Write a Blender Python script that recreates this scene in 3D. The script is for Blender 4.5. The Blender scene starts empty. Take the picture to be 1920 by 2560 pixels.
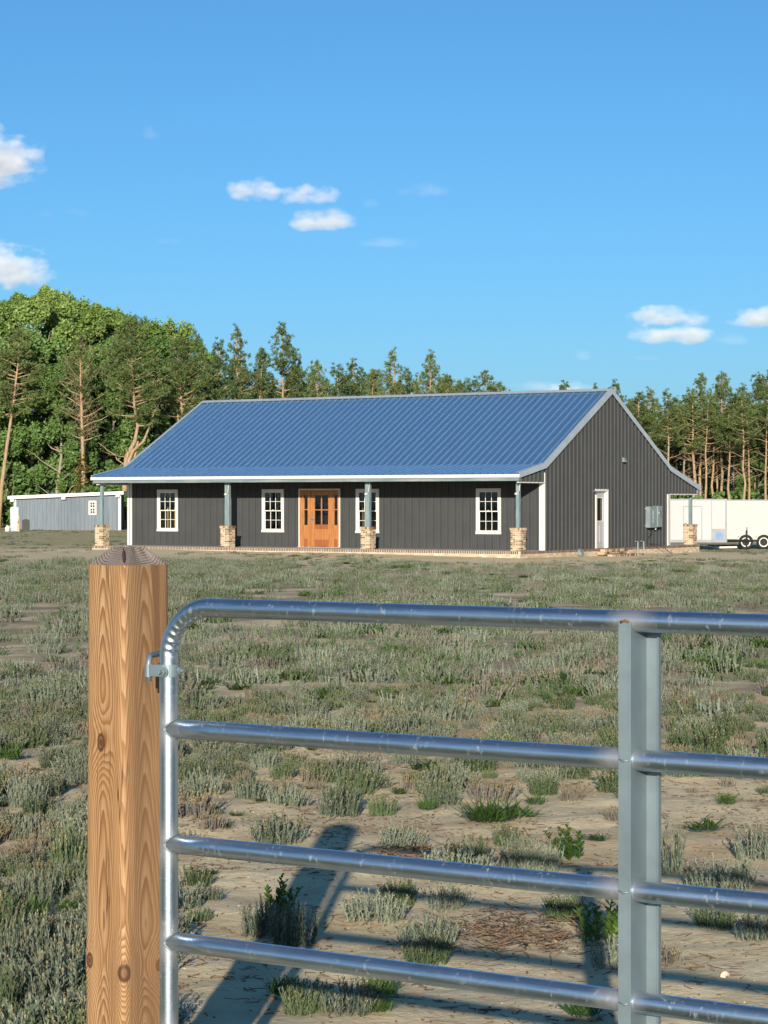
import bpy, math, random
import numpy as np
from mathutils import Vector, Matrix, noise as mnoise
R = math.radians
C = bpy.context.scene.collection
scn = bpy.context.scene

# ------------------------------------------------------------------ camera, sky, sun, exposure
CAMZ = 1.72
cam = bpy.data.cameras.new('camera'); camo = bpy.data.objects.new('camera', cam); C.objects.link(camo)
camo.location = (0, 0, CAMZ); camo.rotation_euler = (R(90 - 0.264), 0, 0)
cam.sensor_fit = 'VERTICAL'; cam.sensor_height = 36.0; cam.sensor_width = 27.0
cam.lens = 5539 / 2560 * 36.0
cam.clip_start = 0.1; cam.clip_end = 20000
scn.camera = camo

SUN_EL, SUN_AZ = 14.4, 3.95            # light travels toward azimuth 3.95 deg right of +Y
w = bpy.data.worlds.new('World'); scn.world = w; w.use_nodes = True
nt = w.node_tree; nt.nodes.clear()
sky = nt.nodes.new('ShaderNodeTexSky'); sky.sky_type = 'NISHITA'; sky.sun_disc = False
sky.sun_elevation = R(SUN_EL); sky.sun_rotation = R(180 + SUN_AZ)
sky.altitude = 0; sky.air_density = 0.88; sky.dust_density = 0.6; sky.ozone_density = 7.0
hs = nt.nodes.new('ShaderNodeHueSaturation'); hs.inputs['Saturation'].default_value = 1.0; hs.inputs['Hue'].default_value = 0.489
bg = nt.nodes.new('ShaderNodeBackground'); bg.inputs['Strength'].default_value = 0.082
wo = nt.nodes.new('ShaderNodeOutputWorld')
nt.links.new(sky.outputs[0], hs.inputs['Color']); nt.links.new(hs.outputs[0], bg.inputs[0]); nt.links.new(bg.outputs[0], wo.inputs[0])
sl = bpy.data.lights.new('sun', 'SUN'); so = bpy.data.objects.new('sun', sl); C.objects.link(so)
sl.energy = 4.6; sl.angle = R(0.5); sl.color = (1.0, 0.89, 0.74)
_d = Vector((math.sin(R(SUN_AZ)) * math.cos(R(SUN_EL)), math.cos(R(SUN_AZ)) * math.cos(R(SUN_EL)), -math.sin(R(SUN_EL))))
so.rotation_euler = _d.to_track_quat('-Z', 'Y').to_euler(); so.location = (-10, -40, 30)
scn.view_settings.view_transform = 'Standard'; scn.view_settings.look = 'None'
scn.view_settings.exposure = 0.7; scn.view_settings.gamma = 1.0; scn.view_settings.use_curve_mapping = False
scn.cycles.max_bounces = 8; scn.cycles.transparent_max_bounces = 12; scn.cycles.volume_bounces = 3
scn.cycles.use_denoising = True

# ------------------------------------------------------------------ helpers
def lerp(a, b, t): return a + (b - a) * t
def sst(a, b, x):
    t = min(1.0, max(0.0, (x - a) / (b - a))); return t * t * (3 - 2 * t)
def tag(o, label=None, cat=None, group=None, kind=None):
    if label: o['label'] = label
    if cat: o['category'] = cat
    if group: o['group'] = group
    if kind: o['kind'] = kind
    return o
def empty(name, loc=(0, 0, 0), rz=0, parent=None):
    o = bpy.data.objects.new(name, None); C.objects.link(o); o.location = loc; o.rotation_euler = (0, 0, rz)
    o.empty_display_size = 0.1
    if parent: o.parent = parent
    return o
class MB:
    def __init__(s): s.v = []; s.f = []; s.mi = []; s.cur = 0
    def add(s, vs, fs):
        b = len(s.v); s.v.extend(vs); s.f.extend([tuple(i + b for i in f) for f in fs]); s.mi.extend([s.cur] * len(fs)); return s
    def box(s, x0, x1, y0, y1, z0, z1):
        vs = [(x0,y0,z0),(x1,y0,z0),(x1,y1,z0),(x0,y1,z0),(x0,y0,z1),(x1,y0,z1),(x1,y1,z1),(x0,y1,z1)]
        return s.add(vs, [(0,3,2,1),(4,5,6,7),(0,1,5,4),(1,2,6,5),(2,3,7,6),(3,0,4,7)])
    def cbox(s, x0, x1, y0, y1, z0, z1, c=0.004):
        # box with bevelled edges
        vs = []
        for (zx, k) in ((z0, c), (z0 + c, 0), (z1 - c, 0), (z1, c)):
            a, b, d, e = x0 + k, x1 - k, y0 + k, y1 - k
            q = c if k == 0 else 0
            vs += [(a+q,d,zx),(b-q,d,zx),(b,d+q,zx),(b,e-q,zx),(b-q,e,zx),(a+q,e,zx),(a,e-q,zx),(a,d+q,zx)]
        fs = [tuple(range(7, -1, -1)), tuple(range(24, 32))]
        for l in range(3):
            for i in range(8):
                j = (i + 1) % 8; fs.append((l*8+i, l*8+j, (l+1)*8+j, (l+1)*8+i))
        return s.add(vs, fs)
    def tube(s, pts, rad, n=8, cap=True):
        pts = [Vector(p) for p in pts]; m = len(pts)
        if not hasattr(rad, '__len__'): rad = [rad] * m
        vs = []; up = None
        for i, p in enumerate(pts):
            t = (pts[min(i+1, m-1)] - pts[max(i-1, 0)]).normalized()
            if up is None:
                up = Vector((0, 0, 1)) if abs(t.z) < 0.9 else Vector((1, 0, 0))
            a = t.cross(up).normalized(); b = a.cross(t).normalized(); up = b
            for k in range(n):
                an = 2 * math.pi * k / n
                vs.append(tuple(p + (a * math.cos(an) + b * math.sin(an)) * rad[i]))
        fs = []
        for i in range(m - 1):
            for k in range(n):
                j = (k + 1) % n; fs.append((i*n+k, i*n+j, (i+1)*n+j, (i+1)*n+k))
        if cap: fs += [tuple(range(n - 1, -1, -1)), tuple(range((m-1)*n, m*n))]
        return s.add(vs, fs)
    def lathe(s, prof, n=16, cx=0, cy=0):
        vs = []; m = len(prof)
        for r, z in prof:
            for k in range(n):
                a = 2 * math.pi * k / n; vs.append((cx + r*math.cos(a), cy + r*math.sin(a), z))
        fs = [(i*n+k, i*n+(k+1)%n, (i+1)*n+(k+1)%n, (i+1)*n+k) for i in range(m-1) for k in range(n)]
        fs += [tuple(range(n-1, -1, -1)), tuple(range((m-1)*n, m*n))]
        return s.add(vs, fs)
    def prism(s, poly, fn, d0, d1):
        # extrude 2-d polygon; fn(a,b,d) -> xyz
        n = len(poly); vs = [fn(a, b, d0) for a, b in poly] + [fn(a, b, d1) for a, b in poly]
        return s.add(vs, [tuple(range(n-1,-1,-1)), tuple(range(n, 2*n))] + [(i,(i+1)%n,n+(i+1)%n,n+i) for i in range(n)])
    def mesh(s, name, mats, smooth=False):
        me = bpy.data.meshes.new(name); me.from_pydata(s.v, [], s.f)
        for m in (mats if isinstance(mats, (list, tuple)) else [mats]): me.materials.append(m)
        if s.mi and max(s.mi) > 0: me.polygons.foreach_set('material_index', s.mi)
        if smooth: me.polygons.foreach_set('use_smooth', [True] * len(s.f))
        me.update(); return me
    def build(s, name, mats, parent=None, loc=None, smooth=False, rot=None):
        return inst(name, s.mesh(name, mats, smooth), parent, loc, rot)
def inst(name, me, parent=None, loc=None, rot=None):
    o = bpy.data.objects.new(name, me); C.objects.link(o)
    if parent: o.parent = parent
    if loc is not None: o.location = loc
    if rot is not None: o.rotation_euler = rot
    return o
def npmesh(name, V, F, mats, mi=None, smooth=False):
    # V (n,3), F (m,k) numpy arrays, all faces same vertex count
    me = bpy.data.meshes.new(name); k = F.shape[1]
    me.vertices.add(len(V)); me.vertices.foreach_set('co', np.asarray(V, np.float32).ravel())
    me.loops.add(F.size); me.loops.foreach_set('vertex_index', np.asarray(F, np.int32).ravel())
    me.polygons.add(len(F)); me.polygons.foreach_set('loop_start', np.arange(0, F.size, k, dtype=np.int32))
    for m in (mats if isinstance(mats, (list, tuple)) else [mats]): me.materials.append(m)
    if mi is not None: me.polygons.foreach_set('material_index', np.asarray(mi, np.int32))
    me.polygons.foreach_set('use_smooth', np.full(len(F), smooth))
    me.update(calc_edges=True); return me

# ------------------------------------------------------------------ materials
class NT:
    def __init__(s, name):
        s.m = bpy.data.materials.new(name); s.m.use_nodes = True; s.t = s.m.node_tree; s.t.nodes.clear()
        s.out = s.n('ShaderNodeOutputMaterial')
    def n(s, t, **kw):
        x = s.t.nodes.new(t)
        for k, v in kw.items(): setattr(x, k, v)
        return x
    def l(s, a, b): s.t.links.new(a, b)
    def setin(s, node, key, v):
        if hasattr(v, 'is_linked') or isinstance(v, bpy.types.NodeSocket): s.l(v, node.inputs[key])
        elif v is not None:
            if isinstance(v, (tuple, list)) and len(v) == 3 and node.inputs[key].type == 'RGBA': v = (*v, 1)
            node.inputs[key].default_value = v
    def math(s, op, a, b=None, c=None, clamp=False):
        x = s.n('ShaderNodeMath', operation=op); x.use_clamp = clamp; s.setin(x, 0, a)
        if b is not None: s.setin(x, 1, b)
        if c is not None: s.setin(x, 2, c)
        return x.outputs[0]
    def noise(s, vec, scale, detail=3, rough=0.55, out=0, dist=0.0):
        x = s.n('ShaderNodeTexNoise'); s.setin(x, 'Vector', vec); x.inputs['Scale'].default_value = scale
        x.inputs['Detail'].default_value = detail; x.inputs['Roughness'].default_value = rough; x.inputs['Distortion'].default_value = dist
        return x.outputs[out]
    def ramp(s, fac, stops, interp='LINEAR'):
        x = s.n('ShaderNodeValToRGB'); x.color_ramp.interpolation = interp
        e = x.color_ramp.elements
        while len(e) < len(stops): e.new(0.5)
        for el, (p, c) in zip(e, stops):
            el.position = p; el.color = (*c, 1) if not isinstance(c, (int, float)) else (c, c, c, 1)
        s.setin(x, 0, fac); return x.outputs[0]
    def mix(s, fac, a, b, blend='MIX'):
        x = s.n('ShaderNodeMix', data_type='RGBA', blend_type=blend); s.setin(x, 0, fac); s.setin(x, 6, a); s.setin(x, 7, b); return x.outputs[2]
    def mapping(s, vec, scale=(1,1,1), loc=(0,0,0), rot=(0,0,0)):
        x = s.n('ShaderNodeMapping'); s.setin(x, 0, vec); x.inputs[1].default_value = loc; x.inputs[2].default_value = rot; x.inputs[3].default_value = scale; return x.outputs[0]
    def coord(s, o='Object'): return s.n('ShaderNodeTexCoord').outputs[o]
    def xyz(s, vec):
        x = s.n('ShaderNodeSeparateXYZ'); s.setin(x, 0, vec); return x.outputs
    def comb(s, a, b, c):
        x = s.n('ShaderNodeCombineXYZ'); s.setin(x, 0, a); s.setin(x, 1, b); s.setin(x, 2, c); return x.outputs[0]
    def bump(s, h, strength=0.3, dist=0.01):
        x = s.n('ShaderNodeBump'); s.setin(x, 'Height', h); x.inputs['Strength'].default_value = strength; x.inputs['Distance'].default_value = dist; return x.outputs[0]
    def bsdf(s, color=None, rough=0.6, metal=0.0, spec=0.5, normal=None):
        b = s.n('ShaderNodeBsdfPrincipled')
        if color is not None: s.setin(b, 'Base Color', color)
        s.setin(b, 'Roughness', rough); s.setin(b, 'Metallic', metal); s.setin(b, 'Specular IOR Level', spec)
        if normal is not None: s.l(normal, b.inputs['Normal'])
        return b.outputs[0]
    def done(s, sh): s.l(sh, s.out.inputs[0]); return s.m
def plain(name, col, rough=0.6, metal=0.0, spec=0.4, var=0.15, scale=3.0, bump=0.0, stretch=(1,1,1)):
    t = NT(name); co = t.mapping(t.coord(), stretch)
    n1 = t.noise(co, scale, 4, 0.6)
    lo = tuple(c * (1 - var) for c in col); hi = tuple(min(1, c * (1 + var)) for c in col)
    c = t.ramp(n1, [(0.3, lo), (0.7, hi)])
    nb = t.bump(t.noise(co, scale * 12, 3), bump, 0.01) if bump else None
    return t.done(t.bsdf(c, rough, metal, spec, nb))

M = {}
M['white_trim'] = plain('white_trim', (0.58, 0.57, 0.52), 0.5, var=0.05)
M['vinyl'] = plain('vinyl', (0.60, 0.59, 0.53), 0.4, var=0.03)
M['charcoal'] = plain('charcoal_metal', (0.060, 0.063, 0.064), 0.6, spec=0.08, var=0.08, scale=1.2)
M['backing'] = plain('backing', (0.04, 0.04, 0.04), 0.8)
M['galv_trim'] = plain('galv_trim', (0.62, 0.66, 0.68), 0.38, metal=0.6, var=0.08, scale=2)
M['dim_alu'] = plain('dim_alu', (0.16, 0.17, 0.185), 0.5, metal=0.3)
M['dark'] = plain('dark', (0.015, 0.016, 0.018), 0.6)
M['tyre'] = plain('tyre', (0.018, 0.018, 0.018), 0.85)
M['trailer_white'] = plain('trailer_white', (0.38, 0.38, 0.35), 0.5, var=0.06, scale=0.8)
M['trailer_white2'] = plain('trailer_white_glossy', (0.345, 0.355, 0.36), 0.5, var=0.04, scale=0.8)
M['alu'] = plain('alu', (0.55, 0.57, 0.6), 0.35, metal=0.9, var=0.1)
M['grey_box'] = plain('grey_box', (0.20, 0.25, 0.255), 0.5, metal=0.2, var=0.1)
M['concrete'] = plain('concrete', (0.36, 0.34, 0.31), 0.85, var=0.15, scale=2, bump=0.2)
M['mortar'] = plain('mortar', (0.53, 0.455, 0.355), 0.95, var=0.15, scale=6, bump=0.4)
M['lumber'] = plain('lumber', (0.62, 0.42, 0.16), 0.7, var=0.25, scale=2, stretch=(4, 4, 0.4))
M['plywood'] = plain('plywood', (0.42, 0.29, 0.15), 0.8, var=0.25, scale=1.2)

def mk_treated():
    t = NT('treated_blue_post'); co = t.coord(); n1 = t.noise(t.mapping(co, (8, 8, 0.7)), 3, 4)
    c = t.ramp(n1, [(0.3, (0.095, 0.155, 0.175)), (0.5, (0.145, 0.215, 0.235)), (0.7, (0.25, 0.285, 0.265))])
    return t.done(t.bsdf(c, 0.7))
M['treated'] = mk_treated()
def mk_header():
    t = NT('header_metal'); co = t.coord(); n1 = t.noise(t.mapping(co, (0.35, 3, 3)), 2.5, 4, 0.65)
    c = t.ramp(n1, [(0.3, (0.15, 0.205, 0.225)), (0.55, (0.23, 0.29, 0.30)), (0.75, (0.36, 0.38, 0.36))])
    return t.done(t.bsdf(c, 0.5, 0.35))
M['header'] = mk_header()
def mk_roof():
    t = NT('roof_metal'); co = t.coord()
    n1 = t.noise(t.mapping(co, (2.2, 0.25, 0.25)), 1.5, 3)
    c = t.ramp(n1, [(0.3, (0.46, 0.75, 0.97)), (0.7, (0.52, 0.79, 0.98))])
    return t.done(t.bsdf(c, 0.26, 0.935, 0.5))
M['roof'] = mk_roof()
M['roof_rib_glint'] = plain('roof_rib_glint_metal', (0.52, 0.76, 0.95), 0.33, metal=0.90, var=0.06, scale=2)  # paler roof metal, with the sky glint of the ribs put into its colour
def mk_glass():
    t = NT('window_glass'); a = t.n('ShaderNodeBsdfTransparent'); a.inputs[0].default_value = (0.82, 0.85, 0.84, 1)
    g = t.n('ShaderNodeBsdfGlossy'); g.inputs['Roughness'].default_value = 0.03; g.inputs['Color'].default_value = (0.9, 0.95, 1, 1)
    f = t.n('ShaderNodeFresnel'); f.inputs[0].default_value = 1.5
    m = t.n('ShaderNodeMixShader'); t.l(f.outputs[0], m.inputs[0]); t.l(a.outputs[0], m.inputs[1]); t.l(g.outputs[0], m.inputs[2])
    return t.done(m.outputs[0])
M['glass'] = mk_glass()
def mk_brick(island, smear=0.45):
    t = NT('brick_clay'); 
    if island:
        r = t.n('ShaderNodeNewGeometry').outputs['Random Per Island']
    else:
        r = t.n('ShaderNodeObjectInfo').outputs['Random']
    c = t.ramp(r, [(0.0, (0.34, 0.25, 0.155)), (0.22, (0.43, 0.33, 0.21)), (0.45, (0.20, 0.125, 0.072)), (0.62, (0.10, 0.062, 0.038)), (0.76, (0.38, 0.28, 0.18)), (0.9, (0.06, 0.042, 0.03))], 'CONSTANT')
    co = t.coord('Object'); n1 = t.noise(co, 22, 4)
    c = t.mix(t.ramp(n1, [(0.45 if smear < 0.5 else 0.22, 0.0 if smear < 0.5 else 0.45), (0.8 if smear < 0.5 else 0.5, smear)]), c, (0.54, 0.445, 0.315))
    return t.done(t.bsdf(c, 0.9, 0, 0.2, t.bump(n1, 0.3, 0.01)))
M['brick'] = mk_brick(False); M['brick_i'] = mk_brick(True); M['brick_smeared'] = mk_brick(True, 0.64)
def mk_doorwood(name, a, b):
    t = NT(name); co = t.coord(); n1 = t.noise(t.mapping(co, (14, 14, 1.0)), 2.2, 4, 0.6, dist=0.6)
    c = t.ramp(n1, [(0.3, a), (0.7, b)]); return t.done(t.bsdf(c, 0.38, 0, 0.5))
M['door_wood'] = mk_doorwood('door_wood', (0.25, 0.088, 0.026), (0.46, 0.205, 0.066))
M['door_red'] = mk_doorwood('door_red', (0.20, 0.062, 0.022), (0.32, 0.11, 0.035))
def mk_shedwall():
    t = NT('shed_planks'); r = t.n('ShaderNodeObjectInfo').outputs['Random']; co = t.coord()
    n1 = t.noise(t.mapping(co, (9, 9, 0.5)), 1.6, 4, 0.6)
    c = t.ramp(n1, [(0.3, (0.095, 0.122, 0.150)), (0.7, (0.165, 0.200, 0.228))])
    c = t.mix(t.math('MULTIPLY', r, 0.55), c, (0.085, 0.11, 0.135))
    return t.done(t.bsdf(c, 0.75))
M['shed'] = mk_shedwall()

def mk_galv(name, speck=1.0, rough=0.24, base=(0.60, 0.64, 0.68), metal=1.0):
    t = NT(name); co = t.coord()
    n1 = t.noise(co, 9, 4, 0.6); n2 = t.noise(t.mapping(co, (1.2, 1.2, 1.2)), 38, 3, 0.7)
    spk = t.ramp(n2, [(0.66, 0.0), (0.72, 0.8 * speck)])
    msk = t.ramp(t.noise(co, 5.5, 2), [(0.50, 0.0), (0.62, 1.0)])
    spk = t.math('MULTIPLY', spk, msk)
    c = t.ramp(n1, [(0.3, tuple(x * 0.86 for x in base)), (0.7, tuple(min(1, x * 1.1) for x in base))])
    rg = t.math('ADD', t.math('MULTIPLY', n1, 0.16), rough - 0.07)
    fine = t.noise(t.mapping(co, (3, 40, 40)), 20, 2)
    A = t.bsdf(c, rg, metal, 0.5, t.bump(fine, 0.03, 0.001))
    B = t.bsdf((0.62, 0.64, 0.64), 0.75)
    m = t.n('ShaderNodeMixShader'); t.l(spk, m.inputs[0]); t.l(A, m.inputs[1]); t.l(B, m.inputs[2])
    return t.done(m.outputs[0])
M['galv'] = mk_galv('galvanised_tube'); M['galv_dull'] = mk_galv('galvanised_sheet', 0.12, 0.50, (0.185, 0.240, 0.262), 0.45)
M['galv_paint'] = mk_galv('galvanising_paint', 0.3, 0.55, (0.62, 0.63, 0.64), 0.55)

# fence post wood: growth rings round a pith, cut by the faces, with knots
def mk_post(name, endgrain):
    t = NT(name); co = t.coord(); X, Y, Z = t.xyz(co)
    warp = t.noise(t.mapping(co, (10, 10, 0.4)), 1.0, 2, 0.5); warp2 = t.noise(t.mapping(co, (30, 30, 0.8)), 1.0, 2)
    xx = t.math('ADD', X, t.math('MULTIPLY', t.math('SUBTRACT', t.noise(t.comb(0, 3.1, t.math('MULTIPLY', Z, 1.3)), 1.0, 1), 0.5), 0.012))
    r = t.math('SQRT', t.math('ADD', t.math('MULTIPLY', xx, xx), t.math('MULTIPLY', Y, Y)))
    g = t.math('DIVIDE', r, 0.0034 if not endgrain else 0.0060)
    g = t.math('ADD', g, t.math('MULTIPLY', Z, 13.0 if not endgrain else 0.4))
    g = t.math('ADD', g, t.math('MULTIPLY', warp, 4.2 if not endgrain else 1.4))
    g = t.math('ADD', g, t.math('MULTIPLY', warp2, 1.3))
    core = None; halo = None
    if not endgrain:
        for (kx, ky, kz, kr, ks) in KNOT_POS:
            d2 = None
            for (ax, k0, sc) in ((X, kx, 1.0), (Y, ky, 1.0), (Z, kz, 0.62)):
                q = t.math('MULTIPLY', t.math('SUBTRACT', ax, k0), sc); q = t.math('MULTIPLY', q, q)
                d2 = q if d2 is None else t.math('ADD', d2, q)
            e = t.math('POWER', 2.718, t.math('DIVIDE', d2, -(kr * 2.3) ** 2))
            g = t.math('ADD', g, t.math('MULTIPLY', e, 5.5))
            dd = t.math('ADD', t.math('SQRT', d2), t.math('MULTIPLY', t.math('SUBTRACT', warp2, 0.5), 0.006))
            k = t.ramp(t.math('DIVIDE', dd, kr), [(0.0, 1.0), (0.22, 0.95), (0.36, 0.6), (0.5, 1.0), (0.62, 0.9), (0.74, 0.0)])
            core = k if core is None else t.math('MAXIMUM', core, k)
    f = t.math('FRACT', g)
    if endgrain:
        c = t.ramp(f, [(0.0, (0.20, 0.165, 0.135)), (0.55, (0.24, 0.20, 0.16)), (0.78, (0.055, 0.040, 0.032)), (0.93, (0.035, 0.026, 0.022)), (1.0, (0.20, 0.165, 0.135))])
        big = t.noise(co, 16, 3); c = t.mix(t.ramp(big, [(0.4, 0.0), (0.75, 0.6)]), c, (0.31, 0.25, 0.22))
        nb = t.bump(f, 0.5, 0.004)
    else:
        c = t.ramp(f, [(0.0, (0.43, 0.285, 0.155)), (0.40, (0.38, 0.238, 0.120)), (0.70, (0.205, 0.098, 0.037)), (0.92, (0.135, 0.060, 0.022)), (1.0, (0.42, 0.280, 0.152))])
        big = t.noise(t.mapping(co, (5, 5, 0.9)), 2.0, 3); c = t.mix(t.ramp(big, [(0.35, 0.0), (0.75, 0.55)]), c, (0.31, 0.155, 0.056))
        lw = t.noise(t.mapping(co, (16, 16, 0.8)), 1.0, 3); c = t.mix(t.ramp(lw, [(0.40, 0.0), (0.75, 0.4)]), c, (0.41, 0.245, 0.112))
        fib = t.noise(t.mapping(co, (260, 260, 5)), 1.0, 2); c = t.mix(t.ramp(fib, [(0.42, 0.0), (0.70, 0.6)]), c, (0.185, 0.088, 0.032))
        ckn = t.noise(t.mapping(co, (38, 38, 0.9)), 1.0, 2); ckm = t.ramp(t.noise(t.mapping(co, (9, 9, 2.0)), 1.0, 2), [(0.52, 0.0), (0.6, 1.0)])
        chk = t.math('MULTIPLY', t.ramp(t.math('ABSOLUTE', t.math('SUBTRACT', ckn, 0.5)), [(0.004, 1.0), (0.012, 0.0)]), ckm); c = t.mix(t.math('MULTIPLY', chk, 0.85), c, (0.06, 0.027, 0.012))
        # dark brown stain running down the right-hand face from the top
        e1 = t.noise(t.comb(t.math('MULTIPLY', X, 30), t.math('MULTIPLY', Y, 30), t.math('MULTIPLY', Z, 2.5)), 1.0, 3)
        dx = t.math('ABSOLUTE', t.math('SUBTRACT', t.math('ADD', X, t.math('MULTIPLY', t.math('SUBTRACT', e1, 0.5), 0.03)), 0.028))
        st = t.math('MULTIPLY', t.ramp(t.math('DIVIDE', dx, 0.03), [(0.3, 1.0), (0.5, 0.0)]), t.ramp(Z, [(0.0, 0.0), (1.0, 1.0)]))
        zt = t.ramp(t.math('MULTIPLY', t.math('SUBTRACT', Z, 1.3), 4.0), [(0.0, 0.0), (0.25, 1.0)])
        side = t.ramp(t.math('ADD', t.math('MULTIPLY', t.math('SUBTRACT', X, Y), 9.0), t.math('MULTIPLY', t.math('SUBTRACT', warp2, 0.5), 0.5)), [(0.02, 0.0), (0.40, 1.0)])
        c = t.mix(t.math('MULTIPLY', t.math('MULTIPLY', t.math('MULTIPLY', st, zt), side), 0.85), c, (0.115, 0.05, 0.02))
        if core is not None: c = t.mix(t.math('MULTIPLY', core, 0.93), c, (0.055, 0.022, 0.010))
        c = t.mix(t.math('MULTIPLY', side, t.ramp(big, [(0.3, 0.4), (0.7, 0.75)])), c, (0.135, 0.078, 0.043))  # whole right-hand side mixed towards dark brown
        nb = t.bump(t.math('ADD', f, t.math('MULTIPLY', warp2, 0.5)), 0.18, 0.003)
    return t.done(t.bsdf(c, 0.62, 0, 0.3, nb))
# post local axes: faces are normal to local x and y; face toward camera-left is -x, toward camera-right is -y (post turned 45 deg)
KNOT_POS = [(-0.0765, 0.012, 1.122, 0.022, 1), (-0.079, 0.052, 0.575, 0.019, 1), (-0.070, -0.072, 0.56, 0.023, 1), (0.032, -0.079, 0.565, 0.016, 1), (0.05, -0.0768, 1.06, 0.009, 1)]
M['post'] = mk_post('fence_post_wood', False); M['post_end'] = mk_post('fence_post_end_grain', True)

def mk_leaf(name, a, b, trans=0.35, rough=0.5):
    t = NT(name); r = t.n('ShaderNodeNewGeometry').outputs['Random Per Island']; ob = t.n('ShaderNodeObjectInfo').outputs['Random']
    c = t.ramp(t.math('ADD', t.math('MULTIPLY', r, 0.55), t.math('MULTIPLY', ob, 0.45)), [(0.1, a), (0.9, b)])
    d = t.bsdf(c, rough, 0, 0.3); tr = t.n('ShaderNodeBsdfTranslucent'); t.l(c, tr.inputs[0])
    m = t.n('ShaderNodeMixShader'); m.inputs[0].default_value = trans; t.l(d, m.inputs[1]); t.l(tr.outputs[0], m.inputs[2])
    return t.done(m.outputs[0])
M['leaf_bright'] = mk_leaf('leaf_bright', (0.100, 0.178, 0.034), (0.275, 0.385, 0.110), 0.22)
M['leaf_mid'] = mk_leaf('leaf_mid', (0.064, 0.134, 0.032), (0.175, 0.280, 0.085), 0.22)
M['needle'] = mk_leaf('needle', (0.060, 0.108, 0.030), (0.165, 0.212, 0.068), 0.2)
M['needle_dark'] = mk_leaf('needle_dark', (0.046, 0.096, 0.031), (0.125, 0.182, 0.062), 0.2)
M['dead_twig'] = plain('dead_twig', (0.25, 0.16, 0.085), 0.8, var=0.3)
def mk_bark(name, a, b):
    t = NT(name); co = t.coord(); n1 = t.noise(t.mapping(co, (5, 5, 1.2)), 2.0, 4, 0.7)
    return t.done(t.bsdf(t.ramp(n1, [(0.3, a), (0.7, b)]), 0.9, 0, 0.1, t.bump(n1, 0.6, 0.05)))
M['bark_pine'] = mk_bark('bark_pine', (0.20, 0.138, 0.082), (0.42, 0.308, 0.190))
M['bark_grey'] = mk_bark('bark_grey', (0.17, 0.145, 0.11), (0.34, 0.30, 0.225))
M['silver'] = mk_leaf('silver_stem', (0.062, 0.084, 0.052), (0.285, 0.325, 0.240), 0.15, 0.8)
M['silver_green'] = mk_leaf('silver_green', (0.055, 0.088, 0.038), (0.150, 0.200, 0.100), 0.15, 0.8)
M['seed_tip'] = mk_leaf('seed_tip', (0.21, 0.155, 0.075), (0.34, 0.27, 0.14), 0.1, 0.9)
M['dry_stem'] = mk_leaf('dry_stem', (0.118, 0.106, 0.086), (0.25, 0.222, 0.180), 0.1, 0.9)
M['weed_green'] = mk_leaf('weed_green', (0.042, 0.092, 0.018), (0.125, 0.210, 0.045), 0.3, 0.45)
M['stick'] = mk_leaf('stick', (0.05, 0.034, 0.022), (0.19, 0.13, 0.08), 0.0, 0.9)

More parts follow.
